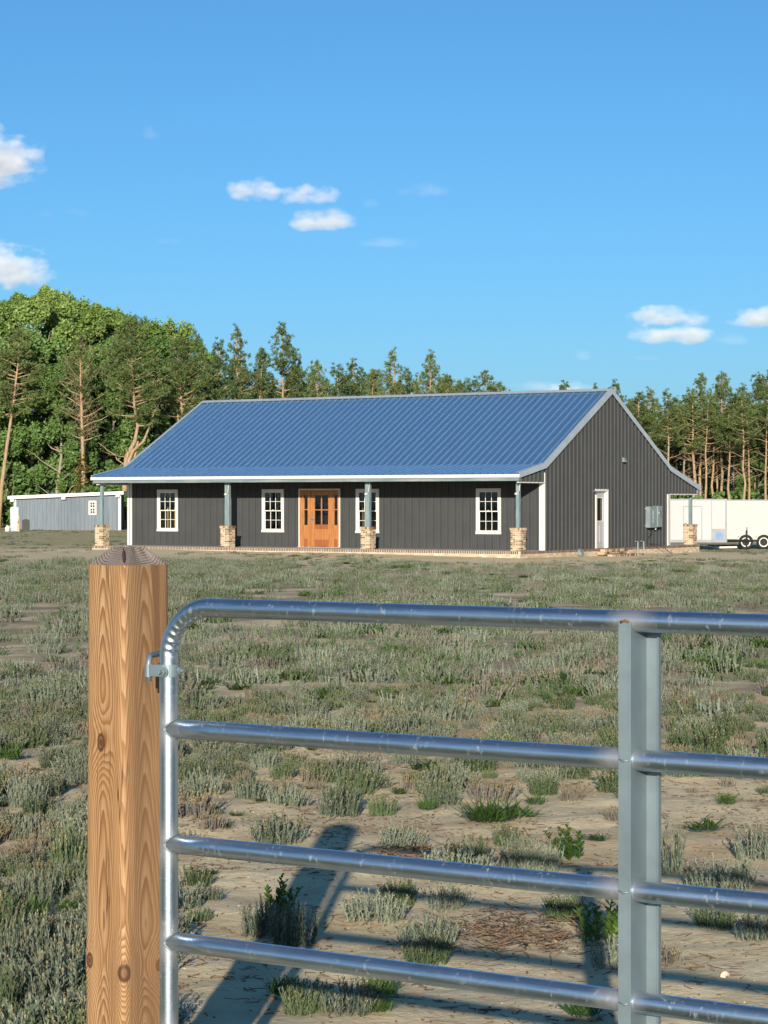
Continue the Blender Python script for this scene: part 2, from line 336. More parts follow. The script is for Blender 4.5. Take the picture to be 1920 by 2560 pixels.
def mk_ground():
    t = NT('sandy_ground'); co = t.coord(); X, Y, Z = t.xyz(co)
    big = t.noise(co, 0.55, 4, 0.6); mid = t.noise(co, 2.6, 5, 0.65); fine = t.noise(co, 24, 5, 0.7); vf = t.noise(co, 160, 3, 0.7)
    sand = t.ramp(mid, [(0.28, (0.48, 0.385, 0.235)), (0.5, (0.62, 0.52, 0.33)), (0.72, (0.68, 0.58, 0.385))])
    sand = t.mix(t.ramp(fine, [(0.55, 0.0), (0.75, 0.4)]), sand, (0.33, 0.24, 0.15))
    sand = t.mix(t.ramp(vf, [(0.62, 0.0), (0.72, 0.5)]), sand, (0.20, 0.14, 0.09))
    red = t.noise(t.mapping(co, loc=(7.3, 2.2, 0)), 0.35, 3); sand = t.mix(t.ramp(red, [(0.56, 0.0), (0.70, 0.5)]), sand, (0.44, 0.25, 0.12))
    # plant litter, thicker under the dense cover in the field
    dens = t.math('MULTIPLY', t.math('SUBTRACT', Y, 13.0), 0.13, clamp=True)
    far = t.math('SUBTRACT', 1.0, t.math('MULTIPLY', t.math('SUBTRACT', Y, 60.0), 0.10, clamp=True))
    lf = t.math('MULTIPLY', t.ramp(big, [(0.38, 0.0), (0.54, 1.0)]), t.math('ADD', t.math('MULTIPLY', t.math('MULTIPLY', dens, far), 0.62), 0.08))
    lit = t.ramp(fine, [(0.3, (0.085, 0.068, 0.045)), (0.7, (0.235, 0.185, 0.125))])
    ux = t.math('SUBTRACT', X, 8.44); uy = t.math('SUBTRACT', Y, 82.7)
    hu = t.math('SUBTRACT', t.math('MULTIPLY', ux, 0.849), t.math('MULTIPLY', uy, 0.528)); hv = t.math('ADD', t.math('MULTIPLY', ux, 0.528), t.math('MULTIPLY', uy, 0.849))
    hd = t.math('MAXIMUM', t.math('SUBTRACT', t.math('ABSOLUTE', t.math('ADD', hu, 9.4)), 9.6), t.math('SUBTRACT', t.math('ABSOLUTE', t.math('SUBTRACT', hv, 0.5)), 7.7))
    bare = t.math('SUBTRACT', 1.0, t.math('MULTIPLY', t.math('SUBTRACT', t.math('SUBTRACT', hd, t.math('MULTIPLY', mid, 4.0)), 0.6), 0.5, clamp=True))
    lf = t.math('MULTIPLY', lf, t.math('SUBTRACT', 1.0, bare))
    c = t.mix(lf, sand, lit)
    # low grass mat round the house and beyond
    fg = t.math('MULTIPLY', t.math('SUBTRACT', Y, 84.0), 0.06, clamp=True)
    gm = t.math('MULTIPLY', t.math('MULTIPLY', t.ramp(mid, [(0.36, 0.0), (0.52, 0.8)]), fg), t.math('SUBTRACT', 1.0, bare))
    c = t.mix(gm, c, t.ramp(fine, [(0.3, (0.20, 0.19, 0.075)), (0.7, (0.37, 0.32, 0.15))]))
    vg = t.math('MULTIPLY', t.math('SUBTRACT', 5.4, Y), 1.2, clamp=True)      # unseen dark grass this side of the gate, added to darken tube reflections
    c = t.mix(vg, c, t.ramp(fine, [(0.3, (0.035, 0.045, 0.022)), (0.7, (0.085, 0.095, 0.045))]))
    h = t.math('ADD', t.math('MULTIPLY', mid, 1.0), t.math('MULTIPLY', fine, 0.35))
    h = t.math('ADD', h, t.math('MULTIPLY', vf, 0.08))
    h = t.math('MULTIPLY', h, t.math('SUBTRACT', 1.0, t.math('MULTIPLY', t.math('SUBTRACT', Y, 12.0), 0.03, clamp=True)))
    return t.done(t.bsdf(c, 0.95, 0, 0.1, t.bump(h, 0.6, 0.035)))
M['ground'] = mk_ground()

# ------------------------------------------------------------------ ground
def gz(x, y):
    z = -0.20 * sst(15, 75, y) - 0.17 * sst(-6, 9, x) * sst(20, 75, y) - 0.15 * sst(84, 104, y) * sst(2, 12, x)
    if 66 < y < 108:
        ux, uy = x - 8.44, y - 82.7; u = ux * 0.849 - uy * 0.528; v = ux * 0.528 + uy * 0.849
        z += 0.10 * (1 - sst(0.0, 3.0, max(abs(u + 9.4) - 9.6, abs(v - 0.5) - 7.7)))     # soil banked against the foundation
    near = 1 - sst(30, 70, y)
    z += 0.05 * near * (mnoise.noise(Vector((x * 0.55, y * 0.55, 1.7))))
    z += 0.022 * near * (mnoise.noise(Vector((x * 2.1, y * 2.1, 4.2))))
    return z
def axis(segs):
    out = [segs[0][0]]
    for a, b, st in segs:
        n = max(1, round((b - a) / st)); out += [a + (b - a) * i / n for i in range(1, n + 1)]
    return out
xs = axis([(-1500, -300, 300), (-300, -60, 40), (-60, -12, 4), (-12, -4, 0.4), (-4, 4, 0.06), (4, 12, 0.4), (12, 60, 4), (60, 300, 40), (300, 1500, 300)])
ys = axis([(-300, -20, 40), (-20, 4, 4), (4, 16, 0.07), (16, 30, 0.2), (30, 80, 0.8), (80, 240, 5), (240, 640, 50), (640, 3000, 400)])
nx, ny = len(xs), len(ys)
V = np.array([(x, y, gz(x, y) + (0.008 * mnoise.noise(Vector((x * 9, y * 9, 0))) + 0.014 * abs(mnoise.noise(Vector((x * 4.3, y * 4.3, 7)))) if (abs(x) < 4 and 4 < y < 16) else 0)) for y in ys for x in xs])
ii = np.arange(nx * ny).reshape(ny, nx)
F = np.stack([ii[:-1, :-1].ravel(), ii[:-1, 1:].ravel(), ii[1:, 1:].ravel(), ii[1:, :-1].ravel()], 1)
tag(inst('ground', npmesh('ground', V, F, M['ground'], smooth=True)), kind='structure')

# ------------------------------------------------------------------ house
TH = math.atan2(0.528, 0.849)
HO = (8.44, 82.7, 0.0)
house = empty('house', HO, -TH)
tag(house, 'long charcoal metal-sided house with a blue-reflecting metal roof and brick-based porch posts', 'house')
UL = -18.65; VF, VR = -5.25, 5.25; ZB, ZP = 3.05, 5.88; EF, EFZ = -7.28, 2.68; ER, ERZ = 8.1, 2.29
def roof_z(v):
    if v < VF: return lerp(EFZ, ZB, (v - EF) / (VF - EF))
    if v < 0: return lerp(ZB, ZP, (v - VF) / (-VF))
    if v < VR: return lerp(ZP, ZB, v / VR)
    return lerp(ZB, ERZ, (v - VR) / (ER - VR))
WINS = [(-17.18, -16.17), (-12.15, -11.14), (-7.89, -6.88), (-2.76, -1.745)]; WZ = (0.57, 2.20)
DU = (-10.45, -8.59); DZ = 2.21
front_open = [(a + 0.05, b - 0.05, WZ[0] + 0.05, WZ[1] - 0.05) for a, b in WINS] + [(DU[0] + 0.03, DU[1] - 0.03, -0.1, DZ - 0.03)]
SD = (-1.25, -0.22); SDZ = 2.19
gable_open = [(SD[0] + 0.04, SD[1] - 0.04, -0.1, SDZ - 0.04)]
def profile(x0, x1, pitch, rib, minor=True, steep=False):
    pts = []; k0 = math.floor(x0 / pitch) - 1
    x = k0 * pitch
    while x < x1 + pitch:
        pts += [(x, 0), (x + 0.010, 0.046), (x + 0.036, 0.046), (x + 0.050, 0)] if steep else [(x, 0), (x + 0.034, rib), (x + 0.052, rib), (x + 0.058, 0)]
        if minor:
            for m in (() if steep else (0.135, 0.205)): pts += [(x + m - 0.014, 0), (x + m, 0.010), (x + m + 0.006, 0)]
        x += pitch
    pts.sort(); return pts
def hat(pts, x):
    for (a, ha), (b, hb) in zip(pts, pts[1:]):
        if a <= x <= b: return ha if b == a else lerp(ha, hb, (x - a) / (b - a))
    return 0
def sheet(x0, x1, pts, zb, zt, opens, fn, brk=()):
    cuts = {x0, x1}
    cuts |= {p for p, _ in pts if x0 < p < x1}
    for o in opens: cuts |= {q for q in o[:2] if x0 < q < x1}
    cuts |= {q for q in brk if x0 < q < x1}
    cuts = sorted(cuts); mb = MB()
    for a, b in zip(cuts, cuts[1:]):
        if b - a < 1e-5: continue
        m = (a + b) / 2; iv = [(zb(m), None)]
        lo = zb(m)
        segs = []
        cur = lo
        for o in sorted([o for o in opens if o[0] < m < o[1]], key=lambda q: q[2]):
            if o[2] > cur: segs.append((cur, cur, o[2], o[2]))
            cur = max(cur, o[3])
        segs.append((cur, cur, zt(a + 1e-6), zt(b - 1e-6)))
        ha, hb = hat(pts, a), hat(pts, b)
        for la, lb, ta, tb in segs:
            mb.add([fn(a, ha, la), fn(b, hb, lb), fn(b, hb, tb), fn(a, ha, ta)], [(0, 1, 2, 3)])
    return mb
def wall(name_label, x0, x1, zb, zt, opens, fn, brk=(), pitch=0.3048, rib=0.034):
    back = sheet(x0, x1, [(x0, -0.012), (x1, -0.012)], zb, zt, opens, fn, brk)
    wl = back.build('wall', M['backing'], house)
    pts = profile(min(x0, x1), max(x0, x1), pitch, rib, steep=name_label.startswith('gable')); x = x0
    while x < x1 - 1e-4:
        e = min(x + pitch * 3, x1)
        sheet(x, e, pts, zb, zt, opens, fn, brk).build('wall_panel', M['charcoal'], wl); x = e
    return wl
wall('front', UL, 0, lambda x: 0.0, lambda x: ZB - 0.04, front_open, lambda x, h, z: (x, VF - h, z))
def gzb(v): return 2.40 if v < VF else (0.0 if v < VR else 2.02)
gzt = lambda v: roof_z(v) - 0.03
wall('gable', -7.22, 8.02, gzb, gzt, gable_open, lambda x, h, z: (h, x, z), brk=(VF, 0, VR))
wall('gable2', -7.22, 8.02, gzb, gzt, [], lambda x, h, z: (UL - h, x, z), brk=(VF, 0, VR))
wall('rear', UL, 0, lambda x: 0.0, lambda x: ZB - 0.04, [], lambda x, h, z: (x, VR + h, z))
# slab and foundation core
MB().box(-19.0, 0.0, -7.06, 8.18, -1.2, -0.006).build('foundation', M['mortar'], house)
MB().box(-18.98, -0.02, -7.04, 8.16, -0.004, 0.0).build('porch_slab', M['concrete'], house)
# roof
def slope_panels(va, za, vb, zb_, lift, rfname):
    d = Vector((0, vb - va, zb_ - za)); n = Vector((0, -(zb_ - za), vb - va)).normalized()
    if n.z < 0: n = -n
    u0, u1 = -18.86, 0.08
    rp = 0.3048; pw = rp * 3
    th = 0.03
    rb = MB(); rb.prism([(va, za - 0.006), (vb, zb_ - 0.006), (vb, zb_ - 0.09), (va, za - 0.09)], lambda a, b, dd: (dd, a, b), u0 + 0.03, u1 - 0.03)
    rf = rb.build('roof', M['backing'], house)
    pts = []
    for k in range(4):
        b = k * rp; pts += [(b - 0.026, 0), (b - 0.016, 0.032), (b + 0.008, 0.032), (b + 0.020, 0)]
    pts = [p for p in pts if -0.047 <= p[0] <= pw + 0.047]
    mb = MB(); vs = []
    for x, h in pts:
        for (v, z) in ((va, za), (vb, zb_)):
            vs.append((x, v + n.y * (h + lift), z + n.z * (h + lift)))
    mb.add(vs, [(2*i, 2*i+1, 2*i+3, 2*i+2) for i in range(len(pts) - 1)])
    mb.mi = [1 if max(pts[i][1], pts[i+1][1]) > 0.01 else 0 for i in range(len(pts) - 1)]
    me = mb.mesh('roof_panel', [M['roof'], M['roof_rib_glint']]); x = u0 + 0.035; k = 0
    while x + pw < u1 + 0.02:
        o = inst('roof_panel', me, rf, (x, 0, 0.0015 * (k % 2))); x += pw; k += 1
    rem = u1 - x
    if rem > 0.1:
        mb = MB(); q = [p for p in pts if p[0] <= rem]; vs = []
        for xx, h in q:
            for (v, z) in ((va, za), (vb, zb_)): vs.append((xx, v + n.y * (h + lift), z + n.z * (h + lift)))
        mb.add(vs, [(2*i, 2*i+1, 2*i+3, 2*i+2) for i in range(len(q) - 1)]); mb.mi = [1 if max(q[i][1], q[i+1][1]) > 0.01 else 0 for i in range(len(q) - 1)]; mb.build('roof_panel', [M['roof'], M['roof_rib_glint']], rf, (x, 0, 0))
    return rf, n
slope_panels(0, ZP, VF - 0.03, ZB - 0.016, 0.006, 'm')
slope_panels(VF + 0.05, ZB + 0.010, EF, EFZ, 0.0, 'p')
slope_panels(0, ZP, VR + 0.03, ZB - 0.016, 0.006, 'm')
slope_panels(VR - 0.05, ZB + 0.010, ER, ERZ, 0.0, 'p')
# ridge cap
mb = MB(); 
mb.add([(-18.88, -0.17, ZP - 0.03), (0.10, -0.17, ZP - 0.03), (0.10, 0, ZP + 0.07), (-18.88, 0, ZP + 0.07), (-18.88, 0.17, ZP - 0.03), (0.10, 0.17, ZP - 0.03)], [(0, 1, 2, 3), (3, 2, 5, 4)])
mb.build('ridge_cap', M['galv_trim'], house)
# rake trims
prof = [(EF, EFZ), (VF, ZB), (0, ZP), (VR, ZB), (ER, ERZ)]
for ue, sgn in ((0.08, 1), (-18.86, -1)):
    for (a, za), (b, zb_) in zip(prof, prof[1:]):
        mb = MB()
        mb.prism([(a, za + 0.068), (b, zb_ + 0.068), (b, zb_ - 0.135), (a, za - 0.135)], lambda p, q, d: (d, p, q), ue, ue + 0.02 * sgn)
        mb.prism([(a, za + 0.070), (b, zb_ + 0.070), (b, zb_ + 0.060), (a, za + 0.060)], lambda p, q, d: (d, p, q), ue - 0.11 * sgn, ue + 0.021 * sgn)
        mb.build('rake_trim', M['galv_trim'], house)
# eave trims and porch beams
MB().box(-18.88, 0.10, EF - 0.03, EF - 0.005, EFZ - 0.115, EFZ - 0.004).build('eave_trim', M['white_trim'], house)
MB().cbox(-18.80, 0.05, EF + 0.02, EF + 0.20, EFZ - 0.235, EFZ - 0.09).build('porch_beam', M['header'], house)
MB().box(-18.88, 0.10, ER + 0.005, ER + 0.03, ERZ - 0.115, ERZ - 0.004).build('eave_trim', M['white_trim'], house)
MB().cbox(-18.80, 0.05, ER - 0.20, ER - 0.02, ERZ - 0.235, ERZ - 0.09).build('porch_beam', M['header'], house)
# white trims on the wall corners and under the gable wings
for ue, sg in ((0, 1), (UL, -1)):
    a, b = sorted((ue + 0.024 * sg, ue - 0.20 * sg))
    MB().box(a, b, VF - 0.03, VF + 0.02, 0, ZB - 0.3).build('corner_trim', M['white_trim'], house)
    a, b = sorted((ue + 0.026 * sg, ue - 0.2 * sg))
    MB().box(min(ue + 0.002 * sg, ue + 0.045 * sg), max(ue + 0.002 * sg, ue + 0.045 * sg), VR - 0.20, VR + 0.03, 0, 2.02).build('corner_trim', M['white_trim'], house)
    a, b = sorted((ue + 0.03 * sg, ue - 0.05 * sg))
    MB().box(a, b, -7.20, VF - 0.032, 2.375, 2.415).build('header_trim', M['white_trim'], house)
    MB().box(a, b, VR + 0.032, 7.96, 1.995, 2.035).build('header_trim', M['white_trim'], house)
    a, b = sorted((ue + 0.03 * sg, ue - 0.04 * sg))
    MB().box(a, b, 7.93, 8.02, 2.04, 2.17).build('trim_return', M['white_trim'], house)
# base trim line above the slab
MB().box(UL, 0.0, VF - 0.028, VF - 0.021, 0.0, 0.035).build('base_trim', M['charcoal'], house)

# windows
def make_window(u0, u1):
    z0, z1 = WZ; t = 0.10
    wn = empty('window', (u0, VF, z0), 0, house); W = u1 - u0; H = z1 - z0
    fr = MB()
    fr.cbox(0, t, -0.045, 0.03, 0, H); fr.cbox(W - t, W, -0.045, 0.03, 0, H)
    fr.cbox(t, W - t, -0.044, 0.03, H - t, H); fr.build('frame', M['vinyl'], wn)
    MB().cbox(-0.01, W + 0.01, -0.06, 0.02, -0.012, t * 0.85).build('sill', M['vinyl'], wn)
    iw0, iw1 = t, W - t; ih0, ih1 = t * 0.85, H - t; mid = (ih0 + ih1) / 2
    for (a, b, dy) in ((ih0, mid + 0.015, 0.012), (mid - 0.015, ih1, -0.018)):
        s = MB(); q = 0.035
        s.box(iw0 - 0.01, iw0 + q, dy - 0.012, dy + 0.012, a, b); s.box(iw1 - q, iw1 + 0.01, dy - 0.012, dy + 0.012, a, b)
        s.box(iw0 + q, iw1 - q, dy - 0.0115, dy + 0.012, a, a + q); s.box(iw0 + q, iw1 - q, dy - 0.0115, dy + 0.012, b - q, b)
        s.build('sash', M['vinyl'], wn)
        px0, px1, pz0, pz1 = iw0 + q, iw1 - q, a + q, b - q; pw, ph = (px1 - px0) / 3, (pz1 - pz0) / 2
        pm = MB().add([(0.0, 0, 0.0), (pw, 0, 0.0), (pw, 0, ph), (0.0, 0, ph), (0, 0.006, 0), (pw, 0.006, 0), (pw, 0.006, ph), (0, 0.006, ph)], [(0, 1, 2, 3), (7, 6, 5, 4)]).mesh('pane', M['glass'])
        for i in range(3):
            for j in range(2): inst('pane', pm, wn, (px0 + i * pw, dy, pz0 + j * ph))
        for i in (1, 2): MB().box(px0 + i * pw - 0.009, px0 + i * pw + 0.009, dy - 0.010, dy + 0.010, pz0, pz1).build('muntin', M['vinyl'], wn)
        MB().box(px0, px1, dy - 0.0105, dy + 0.0105, pz0 + ph - 0.009, pz0 + ph + 0.009).build('muntin', M['vinyl'], wn)
    MB().box(W / 2 - 0.035, W / 2 + 0.035, -0.035, -0.028, mid + 0.012, mid + 0.04).build('latch', M['vinyl'], wn)
for a, b in WINS: make_window(a, b)
# bare studs inside, seen through the windows
MB().box(UL + 0.1, -0.1, VF + 0.1, VR - 0.1, 0.001, 0.02).build('subfloor', M['plywood'], house)
iw = MB().box(UL + 0.2, -0.2, -1.2, -1.1, 0.02, 2.9).build('interior_wall', M['dark'], house)
st = MB().box(-0.02, 0.02, -0.045, 0.045, 0.02, 2.75).mesh('stud', M['lumber'])
rnd = random.Random(5)
for a, b in WINS:
    for k in range(5):
        inst('stud', st, iw, (a - 0.5 + k * 0.406 + rnd.uniform(-0.1, 0.1), -1.25 - rnd.choice((1.2, 2.2, 2.7)), 0))
MB().box(-2.6, -1.4, -2.9, -2.4, 0.02, 0.85).build('lumber_stack', M['lumber'], iw)
MB().box(-11.8, -11.4, -4.3, -4.25, 0.02, 2.0).build('stud_panel', M['plywood'], iw)

# front door
def X(px): return (px - 133) * 0.00652
def Zz(py): return (1185 - py) * 0.00541 + 0.004
dr = empty('front_door', (DU[0], VF, 0.0), 0, house)
fr = MB(); W = DU[1] - DU[0]
fr.box(0, 0.045, -0.05, 0.06, 0, DZ); fr.box(W - 0.045, W, -0.05, 0.06, 0, DZ); fr.box(0.045, W - 0.045, -0.049, 0.06, DZ - 0.045, DZ)
fr.build('frame', M['white_trim'], dr)
jb = MB()
jb.box(0.045, X(168), -0.03, 0.05, 0, DZ - 0.045); jb.box(X(195), X(214), -0.032, 0.05, 0, DZ - 0.045); jb.box(X(347), X(376), -0.032, 0.05, 0, DZ - 0.045); jb.box(X(400), W - 0.045, -0.03, 0.05, 0, DZ - 0.045)
for a, b in ((X(168), X(195)), (X(214), X(347)), (X(376), X(400))): jb.box(a, b, -0.025, 0.05, Zz(795), DZ - 0.045)
jb.build('jamb', M['door_wood'], dr)
for a, b in ((X(168), X(195)), (X(376), X(400))):
    s = MB(); s.box(a, b, -0.012, 0.035, Zz(1030), Zz(1125)); s.box(a, b, -0.0125, 0.035, Zz(820), Zz(795)); s.build('sidelight_panel', M['door_wood'], dr)
    MB().box(a, b, -0.0115, 0.036, 0.02, Zz(1125)).build('sidelight_base', M['door_red'], dr)
    MB().box(a, b, -0.005, 0.03, Zz(925), Zz(918)).build('muntin', M['door_wood'], dr)
    MB().box(a, b, 0.012, 0.02, Zz(1030), Zz(820)).build('pane', M['glass'], dr)
lf = MB(); a, b = X(214), X(347)
lf.box(a + 0.004, X(240), 0.0, 0.045, 0.02, Zz(797)); lf.box(X(334), b - 0.004, 0.0, 0.045, 0.02, Zz(797)); lf.box(X(240), X(334), 0.001, 0.045, Zz(822), Zz(797))
lf.build('door_leaf', M['door_wood'], dr)
MB().box(X(240), X(334), 0.002, 0.044, Zz(1056), Zz(1026)).build('lock_rail', M['door_red'], dr)
MB().box(X(240), X(334), 0.002, 0.044, 0.02, Zz(1130)).build('bottom_rail', M['door_red'], dr)
pw = (X(334) - X(240)) / 6
for k in range(6):
    MB().box(X(240) + k * pw + 0.003, X(240) + (k + 1) * pw - 0.003, 0.012, 0.04, Zz(1130), Zz(1056)).build('plank', M['door_wood'], dr)
for i in range(2):
    for j in range(2):
        hw = (X(334) - X(240)) / 2; hh = (Zz(822) - Zz(1026)) / 2
        MB().box(X(240) + i * hw + 0.002, X(240) + (i + 1) * hw - 0.002, 0.02, 0.026, Zz(1026) + j * hh + 0.002, Zz(1026) + (j + 1) * hh - 0.002).build('pane', M['glass'], dr)
mx = (X(240) + X(334)) / 2; mz = (Zz(822) + Zz(1026)) / 2
MB().box(mx - 0.018, mx + 0.018, 0.004, 0.04, Zz(1026), Zz(822)).build('muntin', M['door_wood'], dr)
MB().box(X(240), X(334), 0.005, 0.041, mz - 0.018, mz + 0.018).build('muntin', M['door_wood'], dr)
h = MB(); h.box(X(220), X(230), -0.018, 0.0, Zz(1010), Zz(968)); h.tube([(X(224), -0.015, Zz(990)), (X(224), -0.06, Zz(990)), (X(240), -0.06, Zz(990))], 0.010, 6)
h.build('handle', M['alu'], dr)
MB().box(0.0, W, -0.12, 0.0, 0.002, 0.02).build('threshold', M['concrete'], dr)
MB().box(X(214), X(347), 0.6, 0.62, 0, 2.1).build('interior_screen', M['dark'], dr)

# side door in the gable
sd = empty('side_door', (0, SD[0], 0), 0, house); W = SD[1] - SD[0]
f = MB(); f.box(-0.03, 0.045, 0, 0.075, 0, SDZ); f.box(-0.03, 0.045, W - 0.075, W, 0, SDZ); f.box(-0.03, 0.044, 0.075, W - 0.075, SDZ - 0.075, SDZ)
f.box(-0.14, -0.03, 0.04, 0.09, 0, SDZ - 0.05); f.box(-0.14, -0.03, W - 0.09, W - 0.04, 0, SDZ - 0.05); f.box(-0.139, -0.031, 0.09, W - 0.09, SDZ - 0.12, SDZ - 0.05)
f.build('frame', M['white_trim'], sd)
l = MB(); y0, y1 = 0.09, W - 0.09; g0, g1, gz0, gz1 = y0 + 0.14, y1 - 0.14, 1.02, 1.86
l.box(-0.13, -0.09, y0, y1, 0.02, gz0); l.box(-0.13, -0.09, y0, y1, gz1, SDZ - 0.12); l.box(-0.1295, -0.09, y0, g0, gz0, gz1); l.box(-0.1295, -0.09, g1, y1, gz0, gz1)
l.build('door_leaf', M['trailer_white2'], sd)
for k in range(2):
    a = g0 + 0.01 + k * 0.29; p = MB(); p.cbox(-0.092, -0.078, a, a + 0.23, 0.2, 0.85, 0.012); p.build('panel', M['trailer_white2'], sd)
p = MB(); p.box(-0.095, -0.075, g0 - 0.03, g0, gz0 - 0.03, gz1 + 0.03); p.box(-0.095, -0.075, g1, g1 + 0.03, gz0 - 0.03, gz1 + 0.03); p.box(-0.095, -0.0755, g0, g1, gz0 - 0.03, gz0); p.box(-0.095, -0.0755, g0, g1, gz1, gz1 + 0.03); p.build('glazing_bead', M['vinyl'], sd)
MB().box(-0.115, -0.108, g0, g1, gz0, gz1).build('pane', M['glass'], sd)
MB().tube([(-0.09, y0 + 0.07, 0.95), (-0.03, y0 + 0.07, 0.95), (-0.025, y0 + 0.12, 0.95)], 0.012, 6).build('handle', M['alu'], sd)
MB().box(-0.9, -0.88, 0, W, 0.0, 2.1).build('interior_screen', M['dark'], sd)
# small fittings on the gable
lm = MB(); lm.box(0.02, 0.05, -1.46, -1.38, 2.07, 2.15); lm.tube([(0.05, -1.42, 2.11), (0.12, -1.45, 2.10), (0.17, -1.45, 2.07)], [0.03, 0.035, 0.045], 8); lm.build('wall_lamp', M['alu'], house)
v = MB(); v.prism([(0.02, 3.40), (0.10, 3.38), (0.16, 3.22), (0.02, 3.22)], lambda a, b, d: (a, d, b), 0.94, 1.12); v.build('vent_hood', M['grey_box'], house)
for k, vv in enumerate((2.277, 2.80)):
    t = MB(); zz = 0.21; t.tube([(0.05, vv - 0.20, zz), (0.06, vv, zz), (0.06, vv, -0.35)], 0.028, 8); t.build('conduit', M['grey_box'], house)
cb = MB(); cb.tube([(0.06, 3.6, 0.72), (0.08, 3.5, 0.5), (0.07, 3.22, 0.35), (0.06, 3.2, 0.0)], 0.014, 6)
cb.tube([(0.06, 3.3, 0.10), (0.15, 3.7, 0.08), (0.35, 4.0, -0.05), (0.5, 4.4, -0.3)], 0.012, 6); cb.build('cable', M['dark'], house)
bx = MB(); bx.prism([(0.03, 0.02), (0.16, -0.12), (0.16, -0.26), (0.03, -0.20)], lambda a, b, d: (a, d, b), -2.70, -2.46); bx.build('foundation_vent', M['grey_box'], house)
# cables at the post heads and a junction knob
# brick work
rnd = random.Random(11)
def brick_mesh(l, d, h, mat): return MB().cbox(0, l, 0, d, 0, h, 0.004).mesh('brick', mat)
BR = {}
def brick(parent, l, d, h, x, y, z):
    k = (round(l, 3), round(d, 3), round(h, 3))
    if k not in BR: BR[k] = brick_mesh(l, d, h, M['brick'])
    return inst('brick', BR[k], parent, (x + rnd.uniform(-.002, .002), y + rnd.uniform(-.002, .002), z))
PW = 0.40; CH = 0.0655
def pillar(u, v, single):
    p = empty('brick_pillar', (u, v, 0), 0, house)
    MB().box(0.006, PW - 0.006, 0.006, PW - 0.006, 0.0, 0.80).build('core', M['mortar'], p)
    stack = MB()
    def put(l, d, h, x, y, z):
        if single: brick(p, l, d, h, x, y, z)
        else: stack.cbox(x, x + l, y, y + d, z, z + h, 0.004)
    for c in range(11):
        z = 0.006 + c * CH; g = 0.016; hl = (PW - g) / 2
        if c % 2 == 0:
            for k in range(2):
                put(hl, 0.09, CH - g, k * (hl + g), 0, z); put(hl, 0.09, CH - g, k * (hl + g), PW - 0.09, z)
                s = (PW - 0.18 - 3 * g) / 2
                put(0.09, s, CH - g, 0, 0.09 + g + k * (s + g), z); put(0.09, s, CH - g, PW - 0.09, 0.09 + g + k * (s + g), z)
        else:
            for k in range(2):
                put(0.09, hl, CH - g, 0, k * (hl + g), z); put(0.09, hl, CH - g, PW - 0.09, k * (hl + g), z)
                s = (PW - 0.18 - 3 * g) / 2
                put(s, 0.09, CH - g, 0.09 + g + k * (s + g), 0, z); put(s, 0.09, CH - g, 0.09 + g + k * (s + g), PW - 0.09, z)
    z = 0.006 + 11 * CH; n = 6; o = 0.02; wd = (PW + 2 * o - (n - 1) * 0.02) / n
    for k in range(n):
        x = -o + k * (wd + 0.02)
        put(wd, 0.205, 0.09, x, -o, z); put(wd, 0.205, 0.09, x, PW + o - 0.205, z)
    if not single:
        tag(stack.build('brickwork', M['brick_i'], p), kind='stuff')
    return p
pillar(-18.87, -7.06, False)
for u in (-12.81, -6.55, -0.38): pillar(u, -7.06, True)
pillar(-0.40, 7.55, False)
# porch posts on the pillars
for (u, wd, dp) in ((-18.87, 0.125, 0.125), (-12.81, 0.19, 0.14), (-6.55, 0.19, 0.14), (-0.38, 0.125, 0.125)):
    c = u + PW / 2; vy = -7.06 + PW / 2
    MB().cbox(c - wd / 2, c + wd / 2, vy - dp / 2, vy + dp / 2, 0.80, 2.58).build('porch_post', M['treated'], house)
MB().cbox(-0.26, -0.14, 7.69, 7.81, 0.80, 2.25).build('porch_post', M['treated'], house)
for u in (-12.61, -6.35, -0.18):
    w_ = MB(); w_.tube([(u + 0.10, -6.90, 2.40), (u + 0.125, -6.98, 2.30), (u + 0.11, -7.0, 2.1), (u + 0.02, -6.96, 2.0), (u - 0.03, -6.95, 2.02)], 0.011, 5)
    w_.lathe([(0.0, 1.95), (0.045, 1.97), (0.06, 2.0), (0.04, 2.03), (0.0, 2.035)], 8, u - 0.04, -6.95); w_.build('wiring', M['white_trim'], house)
# foundation bricks: rowlock course on edge over stretcher courses smeared with mortar
fb = MB(); rl = MB()
n = int(19.02 / 0.0735)
for k in range(n):
    x = -19.02 + k * 0.0735; rl.cbox(x, x + 0.046, -7.071 + rnd.uniform(-.004, .004), -6.9, -0.103, -0.004, 0.004)
n = int(15.2 / 0.0735)
for k in range(n):
    y = -6.99 + k * 0.0735; rl.cbox(-0.15, 0.011 + rnd.uniform(-.004, .004), y, y + 0.046, -0.103, -0.004, 0.004)
for c in range(6):
    z = -0.175 - c * 0.0655; off = 0.1 * (c % 2)
    for k in range(93):
        x = -19.0 + off + k * 0.2045
        if rnd.random() < 0.86 - 0.06 * c: fb.cbox(x, min(x + 0.194, 0.0), -7.0685 + rnd.uniform(-.003, .003), -6.95, z, z + 0.056, 0.004)
    for k in range(74):
        y = -7.05 + off + k * 0.2045
        if rnd.random() < 0.82: fb.cbox(-0.1, 0.010 + rnd.uniform(-.003, .003), y, y + 0.194, z, z + 0.056, 0.004)
tag(fb.build('brickwork', M['brick_smeared'], house), kind='stuff')
tag(rl.build('rowlock_course', plain('brick_dark', (0.10, 0.062, 0.04), 0.9, var=0.45, scale=9), house), kind='stuff')
